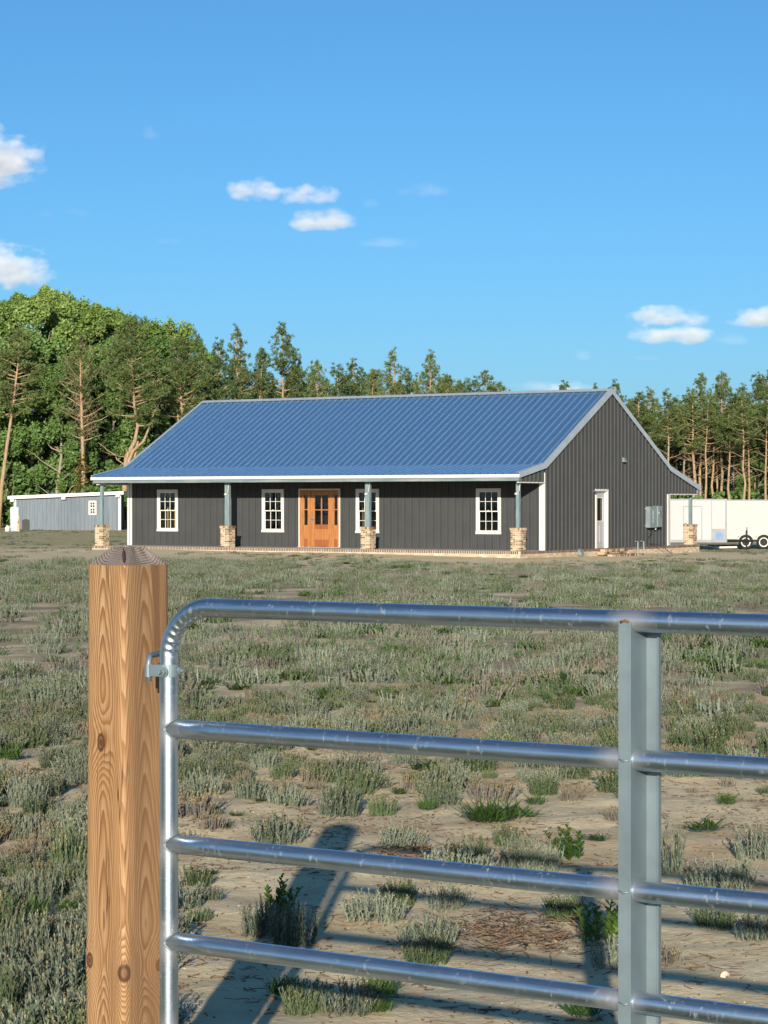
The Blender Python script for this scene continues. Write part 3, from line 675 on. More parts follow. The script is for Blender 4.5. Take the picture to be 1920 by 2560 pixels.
# brick steps below the side door
sp = MB().box(0.02, 0.58, -1.13, 1.5, -0.6, -0.30).build('brick_steps', M['mortar'], house)
sb = MB()
for (d0, d1, y0, y1, zb, zt) in ((0.03, 0.36, -1.15, 0.75, -0.135, -0.03), (0.03, 0.66, -1.16, 1.55, -0.33, -0.22)):
    k = y0
    while k < y1:
        sb.cbox(d1 - 0.2, d1, k, k + 0.085, zb, zt, 0.004); k += 0.097
for z in (-0.20, ):
    k = -1.14
    while k < 0.65: sb.cbox(0.03, 0.34, k, k + 0.19, z, z + 0.058, 0.004); k += 0.2
sb.cbox(0.02, 0.30, -1.12, 0.72, -0.25, -0.13, 0.004)
tag(sb.build('brickwork', M['brick_i'], sp), kind='stuff')

# electric meter box on the gable
eb = empty('electric_meter_box', house.matrix_basis @ Vector((0, 0, 0)), -TH); eb.location = HO
tag(eb, 'grey electric meter box mounted on the charcoal gable wall right of the white side door', 'meter box')
b = MB(); b.cbox(0.026, 0.22, 3.02, 3.66, 0.72, 1.54, 0.012); b.build('cabinet', M['grey_box'], eb)
b = MB(); b.cbox(0.026, 0.25, 3.67, 4.10, 0.74, 1.56, 0.012); b.build('meter_housing', M['grey_box'], eb)
b = MB(); b.tube([(0.25, 3.90, 1.27), (0.31, 3.90, 1.27)], [0.115, 0.10], 16); b.build('meter', M['glass'], eb)
b = MB(); b.tube([(0.25, 3.90, 1.27), (0.27, 3.90, 1.27)], 0.135, 16); b.build('meter_ring', M['alu'], eb)
b = MB(); b.box(0.22, 0.235, 3.3, 3.34, 0.9, 1.4); b.build('door_edge', M['alu'], eb)
b = MB(); b.tube([(0.12, 3.75, 0.73), (0.12, 3.75, 0.64)], 0.04, 10); b.build('fitting', M['alu'], eb)
b = MB(); b.box(0.02, 0.05, 2.94, 3.02, 0.78, 0.82); b.box(0.02, 0.05, 2.94, 3.02, 1.44, 1.48); b.build('bracket', M['alu'], eb)

# ------------------------------------------------------------------ shed
SY = 150.0; sz = gz(-25, SY)
shed = empty('shed', (-25.0, SY, sz), R(3))
tag(shed, 'low blue-grey plank shed with white roof edge behind the left end of the house', 'shed')
W, D = 7.1, 4.5
def st_(x): return 2.08 + 0.30 * (x / W)
MB().prism([(0.02, -0.2), (W - 0.02, -0.2), (W - 0.02, st_(W) - 0.02), (0.02, st_(0) - 0.02)], lambda a, b, d: (a, d, b), 0.03, D).build('wall', M['backing'], shed)
x = 0.0; rnd = random.Random(3)
while x < W - 0.01:
    e = min(W, x + rnd.choice((0.2, 0.25, 0.25, 0.3))); y0 = rnd.uniform(-0.008, 0.004)
    for o in ([(0.55, 1.0, 0, 0.92)], ):
        pass
    MB().prism([(x + 0.004, -0.1), (e - 0.004, -0.1), (e - 0.004, st_(e)), (x + 0.004, st_(x))], lambda a, b, d: (a, d, b), y0, 0.03).build('plank', M['shed'], shed); x = e
MB().prism([(-0.45, st_(-0.45) + 0.03), (W + 0.25, st_(W + 0.25) + 0.03), (W + 0.25, st_(W + 0.25) + 0.25), (-0.45, st_(-0.45) + 0.25)], lambda a, b, d: (a, d, b), -0.30, D + 0.2).build('roof', M['white_trim'], shed)
MB().box(-0.06, 0.10, -0.04, 0.05, -0.1, st_(0)).build('corner_trim', M['white_trim'], shed)
MB().box(W - 0.12, W + 0.06, -0.04, 0.05, -0.1, st_(W)).build('corner_trim', M['white_trim'], shed)
for xx in (-0.15, 3.3, W - 0.15):
    MB().box(xx - 0.13, xx + 0.13, -0.30, -0.01, st_(xx) - 0.14, st_(xx) + 0.028).build('bracket', M['white_trim'], shed)
wn = empty('window', (4.98, -0.02, 1.03), 0, shed)
f = MB(); f.box(0, 0.11, -0.04, 0.0, 0, 0.96); f.box(0.41, 0.52, -0.04, 0.0, 0, 0.96); f.box(0.11, 0.41, -0.04, 0.0, 0, 0.11); f.box(0.11, 0.41, -0.04, 0.0, 0.85, 0.96); f.box(0.11, 0.41, -0.04, 0, 0.44, 0.52)
f.build('frame', M['vinyl'], wn)
f = MB(); f.box(0.245, 0.275, -0.035, 0.0, 0.11, 0.44); f.box(0.245, 0.275, -0.035, 0, 0.52, 0.85); f.box(0.11, 0.41, -0.034, 0, 0.26, 0.29); f.box(0.11, 0.41, -0.034, 0, 0.67, 0.70); f.build('muntin', M['vinyl'], wn)
MB().box(0.11, 0.41, -0.012, -0.003, 0.11, 0.85).build('pane', M['dark'], wn)
o = MB(); n = 10
poly = [(0.50, 0.0), (1.0, 0.0)] + [(0.75 + 0.25 * math.cos(math.pi * k / n), 0.62 + 0.13 * math.sin(math.pi * k / n)) for k in range(n + 1)]
o.prism(poly, lambda a, b, d: (a, d, b), -0.045, -0.012); o.build('animal_hatch', M['dark'], shed)

# insulated tank by the shed
tk = empty('water_tank', (-23.83, 143.0, gz(-23.83, 143)), 0)
tag(tk, 'upright white and pale teal tank standing at the left end of the shed', 'tank')
def mk_tank():
    t = NT('tank_skin'); co = t.coord(); X_, Y_, Z_ = t.xyz(co); n1 = t.noise(t.mapping(co, (2, 2, 1)), 2.2, 3)
    c = t.ramp(n1, [(0.36, (0.30, 0.50, 0.50)), (0.47, (0.58, 0.66, 0.64)), (0.6, (0.74, 0.74, 0.70))])
    wv = t.math('ABSOLUTE', t.math('SUBTRACT', t.math('FRACT', t.math('MULTIPLY', t.math('ADD', Z_, t.math('MULTIPLY', t.math('SINE', t.math('MULTIPLY', X_, 9)), 0.04)), 9)), 0.5))
    low = t.math('MULTIPLY', t.ramp(wv, [(0.1, 1.0), (0.16, 0.0)]), t.ramp(Z_, [(0.34, 1.0), (0.38, 0.0)]))
    return t.done(t.bsdf(t.mix(low, c, (0.10, 0.22, 0.32)), 0.4))
MB().lathe([(0.26, 0), (0.30, 0.03), (0.30, 1.50), (0.27, 1.57), (0.12, 1.61), (0.0, 1.615)], 20).build('body', mk_tank(), tk, smooth=True)
MB().tube([(0.27, -0.18, 0.0), (0.29, -0.18, 0.6), (0.30, -0.15, 1.0)], [0.09, 0.07, 0.03], 8).build('pipe_cover', M['plywood'], tk)
MB().tube([(0.2, -0.24, 0.72), (0.22, -0.38, 0.74), (0.22, -0.38, 0.60)], 0.05, 8).build('valve', M['vinyl'], tk)
jg = empty('plastic_jug', (-24.28, 142.8, gz(-24.28, 142.8)), 0); tag(jg, 'small white plastic jug on the ground left of the upright tank', 'jug')
MB().lathe([(0.13, 0), (0.15, 0.03), (0.15, 0.26), (0.06, 0.36), (0.035, 0.38), (0.035, 0.42), (0.0, 0.42)], 14).build('body', M['vinyl'], jg, smooth=True)
MB().tube([(0.12, 0, 0.2), (0.2, 0, 0.26), (0.16, 0, 0.34), (0.05, 0, 0.37)], 0.02, 6).build('handle', M['vinyl'], jg)

# ------------------------------------------------------------------ cargo trailers right of the house
def wheel(parent, x, y, z):
    wh = empty('wheel', (x, y, z), 0, parent); r = 0.33
    def ring(prof, name, mat):
        mb = MB(); mb.lathe(prof, 22); mb.v = [(a, c, b) for a, b, c in mb.v]; mb.f = [tuple(reversed(f)) for f in mb.f]; return mb.build(name, mat, wh)
    ring([(0.20, -0.10), (0.30, -0.105), (r, -0.075), (r, 0.08), (0.30, 0.10), (0.2, 0.10)], 'tyre', M['tyre'])
    rm = MB()
    rm.lathe([(0.0, -0.095), (0.10, -0.090), (0.17, -0.095), (0.195, -0.118), (0.222, -0.120), (0.222, -0.05), (0.0, -0.05)], 22)
    rm.v = [(a, c, b) for a, b, c in rm.v]; rm.build('rim', M['vinyl'], wh)
    hb = MB(); hb.tube([(0, -0.125, 0), (0, -0.08, 0)], 0.028, 10)
    for k in range(5):
        a = 2 * math.pi * k / 5 + 0.3; cx, cz = 0.115 * math.cos(a), 0.115 * math.sin(a)
        hb.tube([(cx, -0.099, cz), (cx, -0.07, cz)], 0.017, 8)
    hb.build('hub', M['dark'], wh)
def trailer(loc, rz, L, label, mat, wx, nose_right):
    t = empty('cargo_trailer', loc, rz); tag(t, label, 'trailer', 'enclosed cargo trailers parked behind the house')
    H0, H1, Wd = 0.45, 2.33, 2.1
    bd = MB(); bd.cbox(0, L, 0, Wd, H0, H1, 0.03); bd.build('body', mat, t)
    tr = MB(); tr.box(-0.012, L + 0.012, -0.014, Wd + 0.014, H1 - 0.05, H1 + 0.012); tr.build('roof_rail', M['dim_alu'], t)
    tr = MB(); tr.box(-0.01, L + 0.01, -0.012, Wd, H0 - 0.09, H0 + 0.03); tr.build('bottom_rail', M['dim_alu'], t)
    for xx in (0.0, L - 0.07): MB().box(xx - 0.008, xx + 0.078, -0.016, 0.0, H0 + 0.03, H1 - 0.05).build('corner_trim', M['dim_alu'], t)
    k = 0.41
    pm = MB().box(0.004, 0.403, -0.004, -0.0005, H0 + 0.035, H1 - 0.055).mesh('side_panel', mat)
    while k + 0.41 < L - 0.07: inst('side_panel', pm, t, (k, 0.0, 0)); k += 0.411
    for x in wx:
        wheel(t, x, 0.02, 0.33)
        fd = MB(); n = 10
        for i in range(n):
            a0, a1 = math.pi * i / n, math.pi * (i + 1) / n; r0, r1 = 0.36, 0.43
            fd.add([(x + r * math.cos(a), y, 0.33 + r * math.sin(a)) for y in (-0.14, 0.0) for a, r in ((a0, r0), (a1, r0), (a1, r1), (a0, r1))], [(0, 1, 2, 3), (7, 6, 5, 4), (3, 2, 6, 7), (1, 0, 4, 5)])
        fd.build('fender', M['trailer_white'], t)
        MB().box(x - 0.36, x + 0.36, -0.006, 0.05, 0.40, 0.62).build('wheel_well', M['dark'], t)
    MB().cbox(L * 0.55, L * 0.55 + 0.4, 0.8, 1.2, H1 + 0.012, H1 + 0.09, 0.02).build('roof_vent', M['vinyl'], t)
    return t
tz = gz(19.0, 104.0)
TA = trailer((8.56, 101.16, tz + 0.03), R(-3), 7.05, 'white cargo trailer with a man door, partly hidden by the rear porch pillar', M['trailer_white2'], (1.5, 2.28), True)
d = MB(); d.box(5.070, 5.100, -0.03, 0, 0.50, 2.02); d.box(5.900, 5.930, -0.03, 0, 0.50, 2.02); d.box(5.100, 5.900, -0.03, 0, 1.99, 2.02); d.build('door_frame', M['dim_alu'], TA)
MB().box(5.110, 5.890, -0.012, -0.003, 0.50, 1.985).build('side_door', M['trailer_white2'], TA)
MB().box(5.140, 5.220, -0.03, -0.01, 1.13, 1.23).build('latch', M['dark'], TA)
MB().box(6.380, 7.052, -0.018, 0.6, 0.46, 0.98).build('stone_guard', M['dim_alu'], TA)
MB().cbox(6.52, 6.86, -0.024, -0.017, 0.50, 0.78, 0.003).build('badge', plain('blue_patch', (0.10, 0.20, 0.38), 0.5, var=0.3, scale=9), TA)
MB().box(6.340, 6.370, -0.01, 0, 0.47, 2.27).build('seam_trim', M['dim_alu'], TA)
tg = MB(); tg.tube([(7.05, 0.25, 0.42), (8.35, 1.05, 0.42)], 0.06, 6); tg.tube([(7.05, 1.85, 0.42), (8.35, 1.05, 0.42)], 0.06, 6); tg.tube([(8.2, 1.05, 0.42), (8.6, 1.05, 0.42)], 0.06, 6); tg.build('tongue', M['dark'], TA)
jk = MB(); jk.tube([(8.05, 1.0, 0.0), (8.05, 1.0, 0.9)], 0.045, 8); jk.tube([(8.05, 1.0, 0.88), (8.05, 0.86, 0.9), (8.05, 0.86, 1.05)], 0.02, 6); jk.box(7.95, 8.15, 0.9, 1.1, 0.0, 0.02); jk.build('tongue_jack', M['dark'], TA)
TB = trailer((15.98, 105.0, tz), R(-4), 6.1, 'long cream-white tandem-axle cargo trailer whose wheels show right of the trailer tongue', M['trailer_white'], (1.15, 1.99), False)
MB().box(-0.03, 0.14, -0.02, 0.0, 0.45, 2.30).build('front_corner', M['grey_box'], TB)
MB().tube([(-0.6, 0.3, 0.40), (0.0, 0.15, 0.42)], 0.06, 6).build('frame_rail', M['vinyl'], TB)
br = MB(); br.tube([(-0.35, 0.05, 0.07), (0.75, 0.05, 0.09)], 0.05, 6); br.build('loose_board', M['vinyl'], TB)

# ------------------------------------------------------------------ trees
def frame_of(d):
    d = d / np.linalg.norm(d); a = np.array((0, 0, 1.0)) if abs(d[2]) < 0.9 else np.array((1.0, 0, 0)); x = np.cross(d, a); x /= np.linalg.norm(x); return x, np.cross(d, x)
def leaves(rng, P, size, flat=0.35, asp=0.7):
    n = len(P); nrm = rng.normal(size=(n, 3)); nrm[:, 2] = np.abs(nrm[:, 2]) + flat; nrm /= np.linalg.norm(nrm, axis=1)[:, None]
    a = np.cross(nrm, rng.normal(size=(n, 3))); a /= np.linalg.norm(a, axis=1)[:, None] + 1e-9; b = np.cross(nrm, a)
    s = (size * rng.uniform(0.6, 1.25, n))[:, None]
    bend = nrm * s * 0.18
    V = np.stack([P - a * s - 0*b, P - b * s * asp + bend, P + a * s, P + b * s * asp + bend], 1).reshape(-1, 3)
    return V, np.arange(4 * n).reshape(n, 4)
def limb_tube(mb, p0, p1, r0, r1, rng, n=5, sag=0.0, seg=4):
    p0 = np.array(p0, float); p1 = np.array(p1, float); pts = []; rr = []
    L = np.linalg.norm(p1 - p0)
    for i in range(seg + 1):
        t = i / seg; p = p0 + (p1 - p0) * t + rng.normal(size=3) * 0.03 * L * (0 < i < seg); p[2] += sag * L * math.sin(math.pi * t); pts.append(tuple(p)); rr.append(lerp(r0, r1, t))
    mb.tube(pts, rr, n, False); return pts
def broadleaf(seed, H, R0, base, ncl, nl, mat, size=0.26, bark='bark_grey', tr=0.2):
    rng = np.random.default_rng(seed); tb = MB()
    path = [(0, 0, -0.5)]; x = y = 0
    for k in range(1, 7):
        x += rng.normal() * 0.12; y += rng.normal() * 0.12; path.append((x, y, H * 0.88 * k / 6))
    tb.tube(path, [tr * (1 - 0.85 * k / 6) for k in range(7)], 8)
    P = []; nlobe = max(8, ncl // 6)
    for k in range(nlobe):
        hz = ((k + rng.uniform(0, 1)) / nlobe) ** 0.8; a = k * 2.4 + rng.normal() * 0.6; prof = (0.75 + 0.35 * math.sin(math.pi * min(1, hz * 1.15))) * math.sqrt(max(0.03, 1 - max(0, (hz - 0.5) / 0.52) ** 2))
        rad = R0 * prof * rng.uniform(0.55, 0.95) * (0.35 if hz > 0.93 else 1); R1 = R0 * rng.uniform(0.26, 0.42); z = lerp(base, H - R1 * 0.7, hz)
        c = np.array((rad * math.cos(a), rad * math.sin(a), z))
        for j in range(6):
            u = rng.normal(size=3); u /= np.linalg.norm(u); u[2] = abs(u[2]) * 0.9 - 0.15; cc = c + u * R1 * 0.85; r = R1 * rng.uniform(0.30, 0.55)
            m = int(nl / (nlobe * 6) * rng.uniform(0.7, 1.3)); q = rng.normal(size=(m, 3)); q /= np.linalg.norm(q, axis=1)[:, None]
            q *= (rng.uniform(0.3, 1.0, m) ** 0.45)[:, None] * r * (1 + 0.25 * rng.normal(size=m))[:, None]; P.append(cc + q)
        tz = max(0.5, z - rad * 0.7); i = min(6, tz / (H * 0.88) * 6); limb_tube(tb, (path[int(i)][0], path[int(i)][1], min(tz, H * 0.85)), c, 0.08, 0.02, rng)
    V, F = leaves(rng, np.concatenate(P), size)
    return npmesh('crown', V, F, M[mat]), tb.mesh('trunk', M[bark], True)
def tufts(rng, P, D, n=10, L=0.34, wd=0.05):
    # needle sprays: thin quads radiating from each tip, biased along the twig direction
    m = len(P); P = np.repeat(P, n, 0); D = np.repeat(D, n, 0); d = rng.normal(size=(m * n, 3)); d /= np.linalg.norm(d, axis=1)[:, None]; d = d * 0.9 + D * 0.75; d[:, 2] += 0.15
    d /= np.linalg.norm(d, axis=1)[:, None]; s = np.cross(d, rng.normal(size=d.shape)); s /= np.linalg.norm(s, axis=1)[:, None] + 1e-9
    l = (L * rng.uniform(0.6, 1.2, m * n))[:, None]
    V = np.stack([P - s * wd * 0.4, P + d * l * 0.6 - s * wd, P + d * l, P + d * l * 0.6 + s * wd], 1).reshape(-1, 3)
    return V, np.arange(4 * m * n).reshape(-1, 4)
def pine(seed, H, base, R0, nbr, mat='needle', path=None, tr=0.19, dens=1.0, dead=16, up=0.5, extra=(), dz=None):
    rng = np.random.default_rng(seed); tb = MB()
    if path is None:
        lean = rng.normal(size=2) * 0.2; path = [(lean[0] * (k / 8) ** 1.5 + rng.normal() * 0.05, lean[1] * (k / 8) ** 1.5 + rng.normal() * 0.05, -0.5 + (H + 0.4) * k / 8) for k in range(9)]
    m = len(path); tb.tube(path, [tr * (1 - 0.86 * k / (m - 1)) for k in range(m)], 8)
    PA = np.array(path)
    def at(z): return np.array([np.interp(z, PA[:, 2], PA[:, 0]), np.interp(z, PA[:, 2], PA[:, 1]), z])
    P = []; D = []
    for k in range(nbr):
        t = (k + rng.uniform(0, 1)) / nbr; z = lerp(base, H - 0.25, t ** 0.9); a = k * 2.4 + rng.normal() * 0.5
        env = (0.55 + 0.45 * math.sin(math.pi * min(1, t * 1.25 + 0.1))) * (1 - 0.62 * (max(0, t - 0.4) / 0.6) ** 2.2)
        Lb = R0 * env * rng.uniform(0.55, 1.1); p0 = at(z); rise = up * (0.4 + 1.2 * t) + rng.normal() * 0.08
        d = np.array((math.cos(a), math.sin(a), rise)); d /= np.linalg.norm(d); p1 = p0 + d * Lb
        limb_tube(tb, p0, p1, 0.060 * (1.2 - 0.7 * t), 0.016, rng, 4, -0.05, 3)
        nt_ = max(4, int(Lb * 12 * dens))
        for j in range(nt_):
            s = rng.uniform(0.30, 1.0) ** 0.75; sp = rng.normal(size=3) * np.array((0.23, 0.23, 0.17)) * (0.5 + 0.6 * Lb / R0)
            P.append(p0 + (p1 - p0) * s + sp); D.append(d)
    for j in range(int(8 * dens)):
        P.append(at(H - 0.1) + rng.normal(size=3) * np.array((0.14, 0.14, 0.26))); D.append(np.array((0, 0, 1.0)))
    for k in range(dead):
        z = lerp(*(dz or (base * 0.6, base + 0.35 * (H - base))), rng.uniform()); a = rng.uniform(0, 6.28); L = rng.uniform(0.7, 2.3) if dz is None else rng.uniform(0.5, 2.6) * (1.15 - abs((z - 9.5) / 5)); p0 = at(z)
        q = limb_tube(tb, p0, p0 + np.array((math.cos(a) * L, math.sin(a) * L, L * rng.uniform(0.25, 1.0))), 0.042 if dz is None else 0.024, 0.008, rng, 4, -0.04, 3)
        if dz:
            for e_ in (q[1], q[2], q[3]): limb_tube(tb, e_, np.array(e_) + rng.normal(size=3) * 0.55, 0.010, 0.005, rng, 3, 0, 2)
        e = np.array(q[-2]); limb_tube(tb, e, e + rng.normal(size=3) * 0.4, 0.014, 0.006, rng, 3, 0, 2)
    for (p0, p1, r0, r1) in extra: limb_tube(tb, p0, p1, r0, r1, rng, 6, 0.03, 5)
    V, F = tufts(rng, np.array(P), np.array(D), 16, 0.27, 0.022)
    return npmesh('crown', V, F, M[mat]), tb.mesh('trunk', M['bark_pine'], True)
def shrubmesh(seed, H, R0, n, mat, size=0.17):
    rng = np.random.default_rng(seed); P = []
    for k in range(14):
        a = rng.uniform(0, 6.28); r = R0 * math.sqrt(rng.uniform()) * 0.8; z = rng.uniform(0.15, 0.85) * H * (1 - 0.4 * r / R0); m = n // 14
        q = rng.normal(size=(m, 3)); q /= np.linalg.norm(q, axis=1)[:, None]; q *= (rng.uniform(0.4, 1, m) ** 0.5)[:, None] * rng.uniform(0.5, 1.0) * R0 * 0.5
        P.append(np.array((r * math.cos(a), r * math.sin(a), z)) + q)
    P = np.concatenate(P); P[:, 2] = np.abs(P[:, 2]); V, F = leaves(rng, P, size)
    tb = MB()
    for k in range(5):
        a = k * 1.3; limb_tube(tb, (0.1 * math.cos(a), 0.1 * math.sin(a), -0.2), (R0 * 0.5 * math.cos(a), R0 * 0.5 * math.sin(a), H * 0.7), 0.04, 0.01, rng)
    return npmesh('foliage', V, F, M[mat]), tb.mesh('stem', M['bark_grey'], True)
def plant_tree(name, meshes, x, y, label, cat, group=None, s=1.0, rz=0.0, sxy=1.0, names=('crown', 'trunk')):
    t = empty(name, (x, y, gz(x, y)), rz); t.scale = (s * sxy, s * sxy, s); tag(t, label, cat, group)
    inst(names[0], meshes[0], t); inst(names[1], meshes[1], t); return t
BL = [broadleaf(21, 17.0, 3.6, 3.0, 126, 38000, 'leaf_bright', 0.135), broadleaf(22, 16.0, 3.2, 4.0, 114, 34000, 'leaf_bright', 0.13), broadleaf(23, 14.0, 3.4, 2.0, 114, 32000, 'leaf_mid', 0.135), broadleaf(24, 11.0, 3.0, 1.2, 84, 23000, 'leaf_mid', 0.13)]
PN = [pine(31, 14.5, 7.5, 2.3, 44), pine(32, 13.5, 7.5, 2.0, 38), pine(33, 15.0, 8.5, 2.5, 46), pine(34, 12.5, 5.0, 2.4, 48, 'needle_dark'), pine(35, 14.0, 8.0, 1.8, 30, dens=0.8), pine(36, 11.5, 4.0, 2.5, 50, 'needle')]
SH = [shrubmesh(41, 4.2, 2.6, 3600, 'leaf_mid', 0.20), shrubmesh(42, 3.0, 2.4, 3000, 'leaf_bright', 0.18), shrubmesh(43, 5.5, 2.4, 4200, 'leaf_mid', 0.22)]
rnd = random.Random(77)
def vx(px, d): return (px - 829.5) / 4786 * d      # lateral metres of a feature seen at that column, at distance d
# prominent single trees in front of the left wood
A = pine(51, 14.6, 8.2, 2.5, 52, path=[(-0.55, 0, -0.5), (-0.3, 0, 3), (0.1, 0, 6.0), (0.55, 0, 9.0), (0.9, 0.1, 12), (1.0, 0.1, 14.4)], tr=0.19, dead=5, up=0.45)
plant_tree('pine_tree', A, vx(12, 163), 163, 'leaning orange-barked pine rising at the left end of the shed, beside the tank', 'tree')
B = pine(52, 14.2, 6.2, 2.5, 42, path=[(0.15, 0, -0.5), (0.1, 0, 4), (0.0, 0, 8.0), (-0.1, 0, 11), (-0.1, 0, 14)], tr=0.20, dens=0.45, dead=58, up=0.8, dz=(6.6, 13.4))
tB = plant_tree('pine_tree', B, vx(177, 162), 162, 'half-dead straight pine with bare rusty twigs and vine at its foot, behind the shed middle', 'tree')
rng = np.random.default_rng(9); Pv = np.stack([rng.normal(size=1500) * 0.45, rng.normal(size=1500) * 0.45, rng.uniform(0, 1, 1500) ** 1.6 * 5.5], 1); Pv[:, :2] *= (1.25 - Pv[:, 2:3] / 5.5); V, F = leaves(rng, Pv, 0.12)
inst('vine', npmesh('vine', V, F, mk_leaf('vine_leaf', (0.13, 0.085, 0.03), (0.19, 0.17, 0.04))), tB)
Cc = pine(53, 15.0, 7.4, 2.8, 66, path=[(-0.15, 0, -0.5), (-0.2, 0, 3.5), (-0.05, 0, 5.2), (0.55, 0, 6.3), (0.75, 0, 7.4), (0.5, 0, 9), (0.35, 0, 11.5), (0.3, 0, 14.6)], tr=0.23, dead=7, extra=[((0.0, 0, 4.6), (2.4, 0.2, 9.2), 0.14, 0.03), ((-0.2, 0, 4.6), (-2.1, -.2, 6.2), 0.05, 0.015), ((0.7, 0.0, 3.6), (2.2, -.2, 6.0), 0.05, 0.015), ((0.75, 0.2, -.4), (0.75, 0.1, 6.3), 0.16, 0.10)])
plant_tree('pine_tree', Cc, vx(275, 160), 160, 'crooked double-trunked pine with one long bare limb, left of the house roof', 'tree')
Dd = pine(54, 14.0, 7.6, 2.8, 62, path=[(0, 0, -0.5), (0, 0, 4), (-0.05, 0, 7.2), (-0.15, 0, 9.2), (-0.2, 0, 11.5), (-0.1, 0, 13.6)], tr=0.19, dead=5, up=0.6, extra=[((0, 0, 6.0), (1.8, 0, 8.6), 0.09, 0.02), ((0, 0, 7.0), (-1.3, 0, 10.4), 0.10, 0.02), ((0, 0, 5.2), (2.2, -0.3, 6.6), 0.06, 0.015), ((0, 0, 7.4), (1.2, 0, 11.0), 0.08, 0.02)])
plant_tree('pine_tree', Dd, vx(396, 165), 165, 'fork-topped pine just above the left slope of the house roof', 'tree')
# tall leafy wood on the left
def where(px):
    for lim, s in ((-20, 'just beyond the left edge of the view'), (20, 'at the left edge of the view'), (60, 'above the tank'), (110, 'above the left end of the shed'), (150, 'left of the rusty half-dead pine'), (190, 'around the rusty half-dead pine'), (222, 'right of the rusty half-dead pine'), (262, 'left of the crooked double-trunked pine'), (300, 'behind the crooked double-trunked pine'), (340, 'above the left eave of the house'), (385, 'left of the fork-topped pine'), (420, 'behind the fork-topped pine'), (450, 'above the left end of the roof ridge'), (500, 'over the ridge, left of the tall bushy pine'), (540, 'just left of the tall bushy pine'), (585, 'touching the tall bushy pine on its left'), (650, 'touching the tall bushy pine on its right'), (700, 'over the ridge left of its middle'), (745, 'over the ridge above the front door'), (775, 'over the ridge right of the front door'), (820, 'just left of the open-topped pine'), (900, 'between the open-topped and the bare-branched pine'), (975, 'just right of the bare-branched pine'), (1030, 'left of the rounded clump over the ridge'), (1110, 'at the right end of the trees over the ridge'), (1240, 'peeping over the right end of the ridge beside the low cloud'), (1300, 'peeping just left of the gable peak'), (1350, 'just right of the gable peak'), (1392, 'behind the upper right slope of the gable'), (1430, 'second from the gable among the pines on the right'), (1480, 'over the rear porch roof, shorter than its neighbours'), (1505, 'between the rear porch and the white trailer'), (1530, 'tallest-looking above the rear porch pillar'), (1580, 'above the seam between the two trailers'), (1620, 'above the trailer tongue'), (1650, 'above the trailer wheels'), (1680, 'at the right edge of the view')):
        if px < lim: return s
    return 'just beyond the right edge of the view'
for i, (px, d, top, k) in enumerate([(-40, 172, 640, 1), (35, 176, 632, 0), (98, 172, 616, 0), (150, 180, 636, 1), (205, 174, 655, 0), (258, 178, 672, 1), (312, 182, 688, 1), (372, 186, 690, 1), (70, 168, 720, 2), (232, 170, 735, 2), (330, 176, 735, 2), (-10, 166, 730, 2), (120, 166, 790, 2), (180, 168, 800, 3), (300, 176, 830, 3), (40, 172, 900, 3), (225, 170, 920, 3)]):
    H = {0: 17, 1: 16, 2: 14, 3: 11}[k]; s = ((1084 - top) / 4786 * d + 2.0) / H
    plant_tree('leafy_tree', BL[k], vx(px, d), d, ('tall bright leafy tree ' if k < 2 else ('mid-height leafy tree ' if k == 2 else 'low leafy tree ')) + where(px), 'tree', 'leafy trees of the wood behind the shed', s, rnd.uniform(0, 6.28), rnd.uniform(0.9, 1.1) / max(s, 0.8) * 0.95)
# pines over the roof
tops = [(430, 730, 3), (470, 748, 3), (517, 716, 4), (560, 762, 5), (610, 708, 0), (640, 770, 3), (690, 790, 5), (735, 800, 3), (760, 788, 1), (800, 806, 5), (846, 764, 4), (885, 806, 3), (926, 766, 1), (960, 815, 5), (1010, 822, 3), (1050, 803, 0), (1085, 828, 5), (1215, 826, 1), (1280, 832, 4), (1332, 824, 1), (1380, 848, 0), (1405, 840, 4), (1462, 858, 2), (1500, 850, 1), (1512, 808, 0), (1558, 806, 2), (1600, 832, 1), (1640, 808, 2), (1662, 800, 0), (1700, 806, 1), (1750, 812, 2)]
for i, (px, top, k) in enumerate(tops):
    d = 178 + (i * 37 % 17); H = (14.5, 13.5, 15.0, 12.5, 14.0, 11.5)[k]; s = ((1084 - top) / 4786 * d + 2.1) / H
    lab = {2: 'tall bushy-topped pine standing right of the leafy wood, over the left of the roof', 4: 'tall open-crowned pine showing sky between its branches above the roof middle', 10: 'open-topped pine above the middle of the roof ridge', 12: 'thin bare-branched pine right of the open-topped one above the ridge', 15: 'rounded pine clump above the right half of the roof ridge'}.get(i)
    if lab is None: lab = ('slim pine ' if k in (4, 5) else 'pine ' if k in (3, 1) else 'tall straight pine ') + where(px)
    plant_tree('pine_tree', PN[k], vx(px, d), d, lab, 'tree', 'pines of the wood behind the house', s, rnd.uniform(0, 6.28), 1.0 / s * rnd.uniform(0.85, 1.1))
